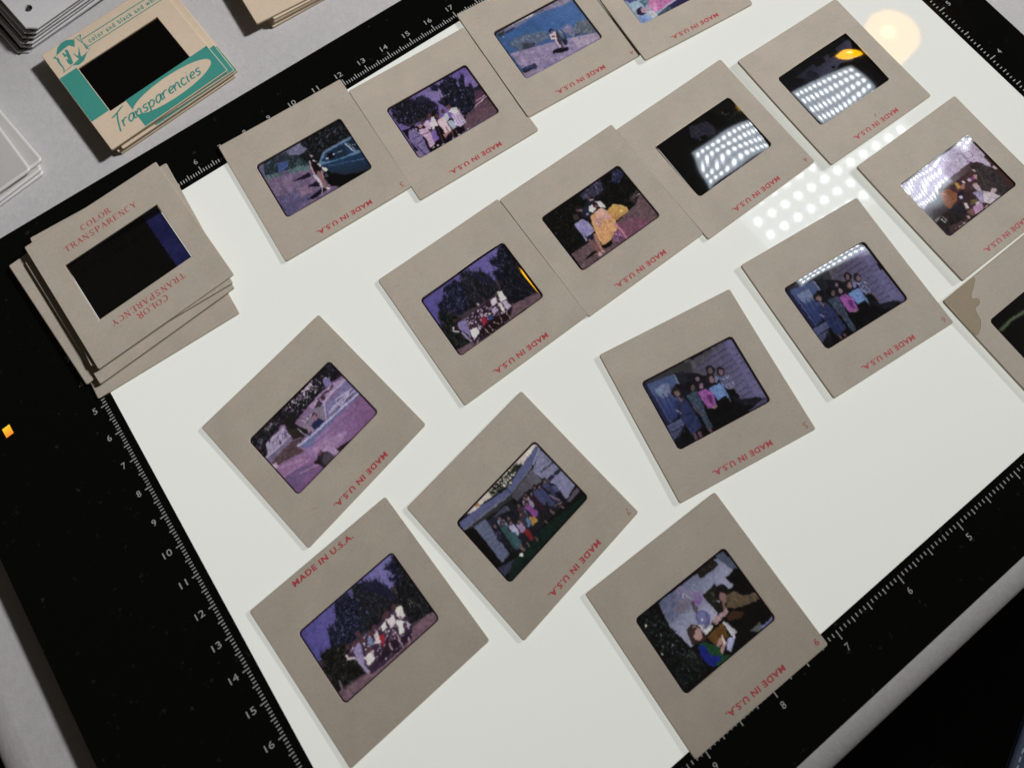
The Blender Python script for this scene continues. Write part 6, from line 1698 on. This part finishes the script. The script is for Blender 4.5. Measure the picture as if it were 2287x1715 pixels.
# ---------------------------------------------------------------- white plastic mounts at the left edge
def white_mounts():
    m = flat('white_plastic', (.50, .485, .48), .38, .05, 60, .4)
    m2 = flat('white_plastic_rim', (.66, .655, .65), .3, .0, 60, .5)
    labs = ('bottom white plastic mount of the stack at the left edge', 'second white plastic mount up at the left edge', 'third white plastic mount up at the left edge, its rim showing at right', 'top white plastic mount of the stack at the left edge')
    for i, (cx_, cy_, d) in enumerate(((14.6, 37.6, 7.0), (14.9, 38.6, 8.5), (16.6, 41.0, 9.0), (11.8, 39.0, 6.0))):
        a = math.radians(d); c, s = math.cos(a), math.sin(a)
        px, py = cx_ - 25 * c - 25 * s, cy_ - 25 * s + 25 * c
        r = empty('plastic_mount', (px, py, TZ + .02 + i * 1.5), a)
        tag(r, labs[i], 'slide mount', 'white plastic mounts stacked at the left edge')
        bm = bmesh.new(); rings = []
        for ins, z in ((.2, 0), (0, .15), (0, 1.1), (.12, 1.3), (.75, 1.46), (1.1, 1.36)):
            rings.append([bm.verts.new((x, y, z)) for x, y in rrect(25 - ins, 25 - ins, max(.4, 1.6 - ins), 6)])
        n = len(rings[0])
        for p, q in zip(rings[:-1], rings[1:]):
            for k in range(n): bm.faces.new((p[k], p[(k + 1) % n], q[(k + 1) % n], q[k]))
        bm.faces.new(rings[0][::-1])
        link('rim', bm_mesh('rim', bm), m2, r, True)
        bm = bmesh.new(); vs = [bm.verts.new((x, y, 1.37)) for x, y in rrect(24.1, 24.1, .8, 6)]; bm.faces.new(vs)
        link('face', bm_mesh('face', bm), m, r)
white_mounts()

# ---------------------------------------------------------------- cloth below the table edge, bottom right
def cloths():
    m, t, ns, lk, bs = nt('denim')
    wv = ns.new('ShaderNodeTexWave'); wv.inputs['Scale'].default_value = 900; wv.inputs['Distortion'].default_value = 2.5; wv.inputs['Detail'].default_value = 2
    tc = ns.new('ShaderNodeTexCoord'); lk.new(tc.outputs['Object'], wv.inputs['Vector'])
    c = mixc(t, ramp(t, wv.outputs['Fac'], ((.2, (.075, .115, .22)), (.8, (.17, .225, .36)))), ramp(t, noise(t, 160, 4), ((.3, (.7, .72, .75)), (.7, (1.15, 1.13, 1.1)))), 1, 'MULTIPLY')
    lk.new(c, bs.inputs['Base Color']); bs.inputs['Roughness'].default_value = .9
    def sheet(name, P0, ux, uy, nx, ny, fz, mat, parent, thick=1.6):
        V = []; F = []
        for side in (0, 1):
            for j in range(ny + 1):
                for i in range(nx + 1):
                    a, b = i / nx, j / ny
                    p = np.array(P0) + np.array(ux) * a + np.array(uy) * b
                    V.append((p[0], p[1], p[2] + fz(a, b) - side * thick))
        k = (nx + 1) * (ny + 1)
        for j in range(ny):
            for i in range(nx):
                q = (j * (nx + 1) + i, j * (nx + 1) + i + 1, (j + 1) * (nx + 1) + i + 1, (j + 1) * (nx + 1) + i)
                F.append(q); F.append(tuple(k + v for v in q[::-1]))
        rim = [i for i in range(nx + 1)] + [(j + 1) * (nx + 1) - 1 for j in range(1, ny + 1)] + [ny * (nx + 1) + i for i in range(nx - 1, -1, -1)] + [j * (nx + 1) for j in range(ny - 1, 0, -1)]
        for a, b in zip(rim, rim[1:] + rim[:1]): F.append((b, a, k + a, k + b))
        me = mesh(name, V, F)
        bm = bmesh.new(); bm.from_mesh(me); bmesh.ops.recalc_face_normals(bm, faces=bm.faces); bm.to_mesh(me); bm.free()
        return link(name, me, mat, parent, True)
    # edge of a denim garment: from A to B in the picture corner
    A = np.array([203.7, -308.2, -100.]); B = np.array([186.6, -314.9, -100.])
    d = (B - A) / np.linalg.norm(B - A); nrm = np.array([-d[1], d[0], 0])
    if nrm[0] < 0: nrm = -nrm
    r = empty('denim_garment', (0, 0, 0))
    tag(r, 'blue denim garment with a pale stitched hem in the bottom right corner', 'garment')
    P0 = A - d * 45
    sheet('cloth', P0, d * 120, nrm * 90, 24, 18, lambda a, b: 6 * math.sin(3 * b) - 2 * math.cos(9 * a) * b, m, r)
    sheet('hem', P0 + np.array([0, 0, 1.4]) + nrm * .02, d * 120, nrm * 3.0, 24, 3, lambda a, b: .7 * math.sin(math.pi * b) + 6 * math.sin(.1 * b), m, r, 1.2)
    bm = bmesh.new()
    st = flat('stitch_thread', (.62, .66, .72), .8)
    for k in range(40):
        p = P0 + d * (3 * k + .5) + nrm * (2.2 + .1 * math.sin(k)) + np.array([0, 0, 2.25])
        q = p + d * 1.9
        box_ = bmesh.ops.create_cube(bm, size=1)['verts']
        for v in box_:
            v.co = Vector(p + d * ((v.co.x + .5) * 1.9) + nrm * (v.co.y * .5) + np.array([0, 0, v.co.z * .4]))
    o = link('stitching', bm_mesh('stitching', bm), st, r); o['kind'] = 'stuff'
    m2 = flat('olive_cloth', (.020, .022, .013), .95, .25, 60, .05)
    P = np.array([193.0, -309.0, -104.])
    r2 = empty('olive_cushion', (170, -330, -130))
    tag(r2, 'dark olive cushion below the table, beside the denim in the corner', 'cushion')
    bm = bmesh.new(); bmesh.ops.create_uvsphere(bm, u_segments=32, v_segments=20, radius=1)
    for v in bm.verts:
        x, y, z = v.co
        f = lambda q: math.copysign(abs(q) ** .75, q)
        v.co = (f(x) * 19 + .6 * math.sin(5 * y), f(y) * 22, z * 16 + .8 * math.sin(4 * x + 2 * y))
    link('cover', bm_mesh('cover', bm), m2, r2, True)
    bm = bmesh.new(); ring = [((18.6) * math.copysign(abs(math.cos(a)) ** .75, math.cos(a)), 21.8 * math.copysign(abs(math.sin(a)) ** .75, math.sin(a))) for a in [2 * math.pi * i / 48 for i in range(48)]]
    vs = []
    for i, (x, y) in enumerate(ring):
        vs.append([bm.verts.new((x * (1 + .03 * math.cos(b)), y * (1 + .03 * math.cos(b)), .7 * math.sin(b))) for b in (0, 1.57, 3.14, 4.71)])
    for i in range(48):
        for k in range(4): bm.faces.new((vs[i][k], vs[(i + 1) % 48][k], vs[(i + 1) % 48][(k + 1) % 4], vs[i][(k + 1) % 4]))
    link('piping', bm_mesh('piping', bm), m2, r2, True)
cloths()
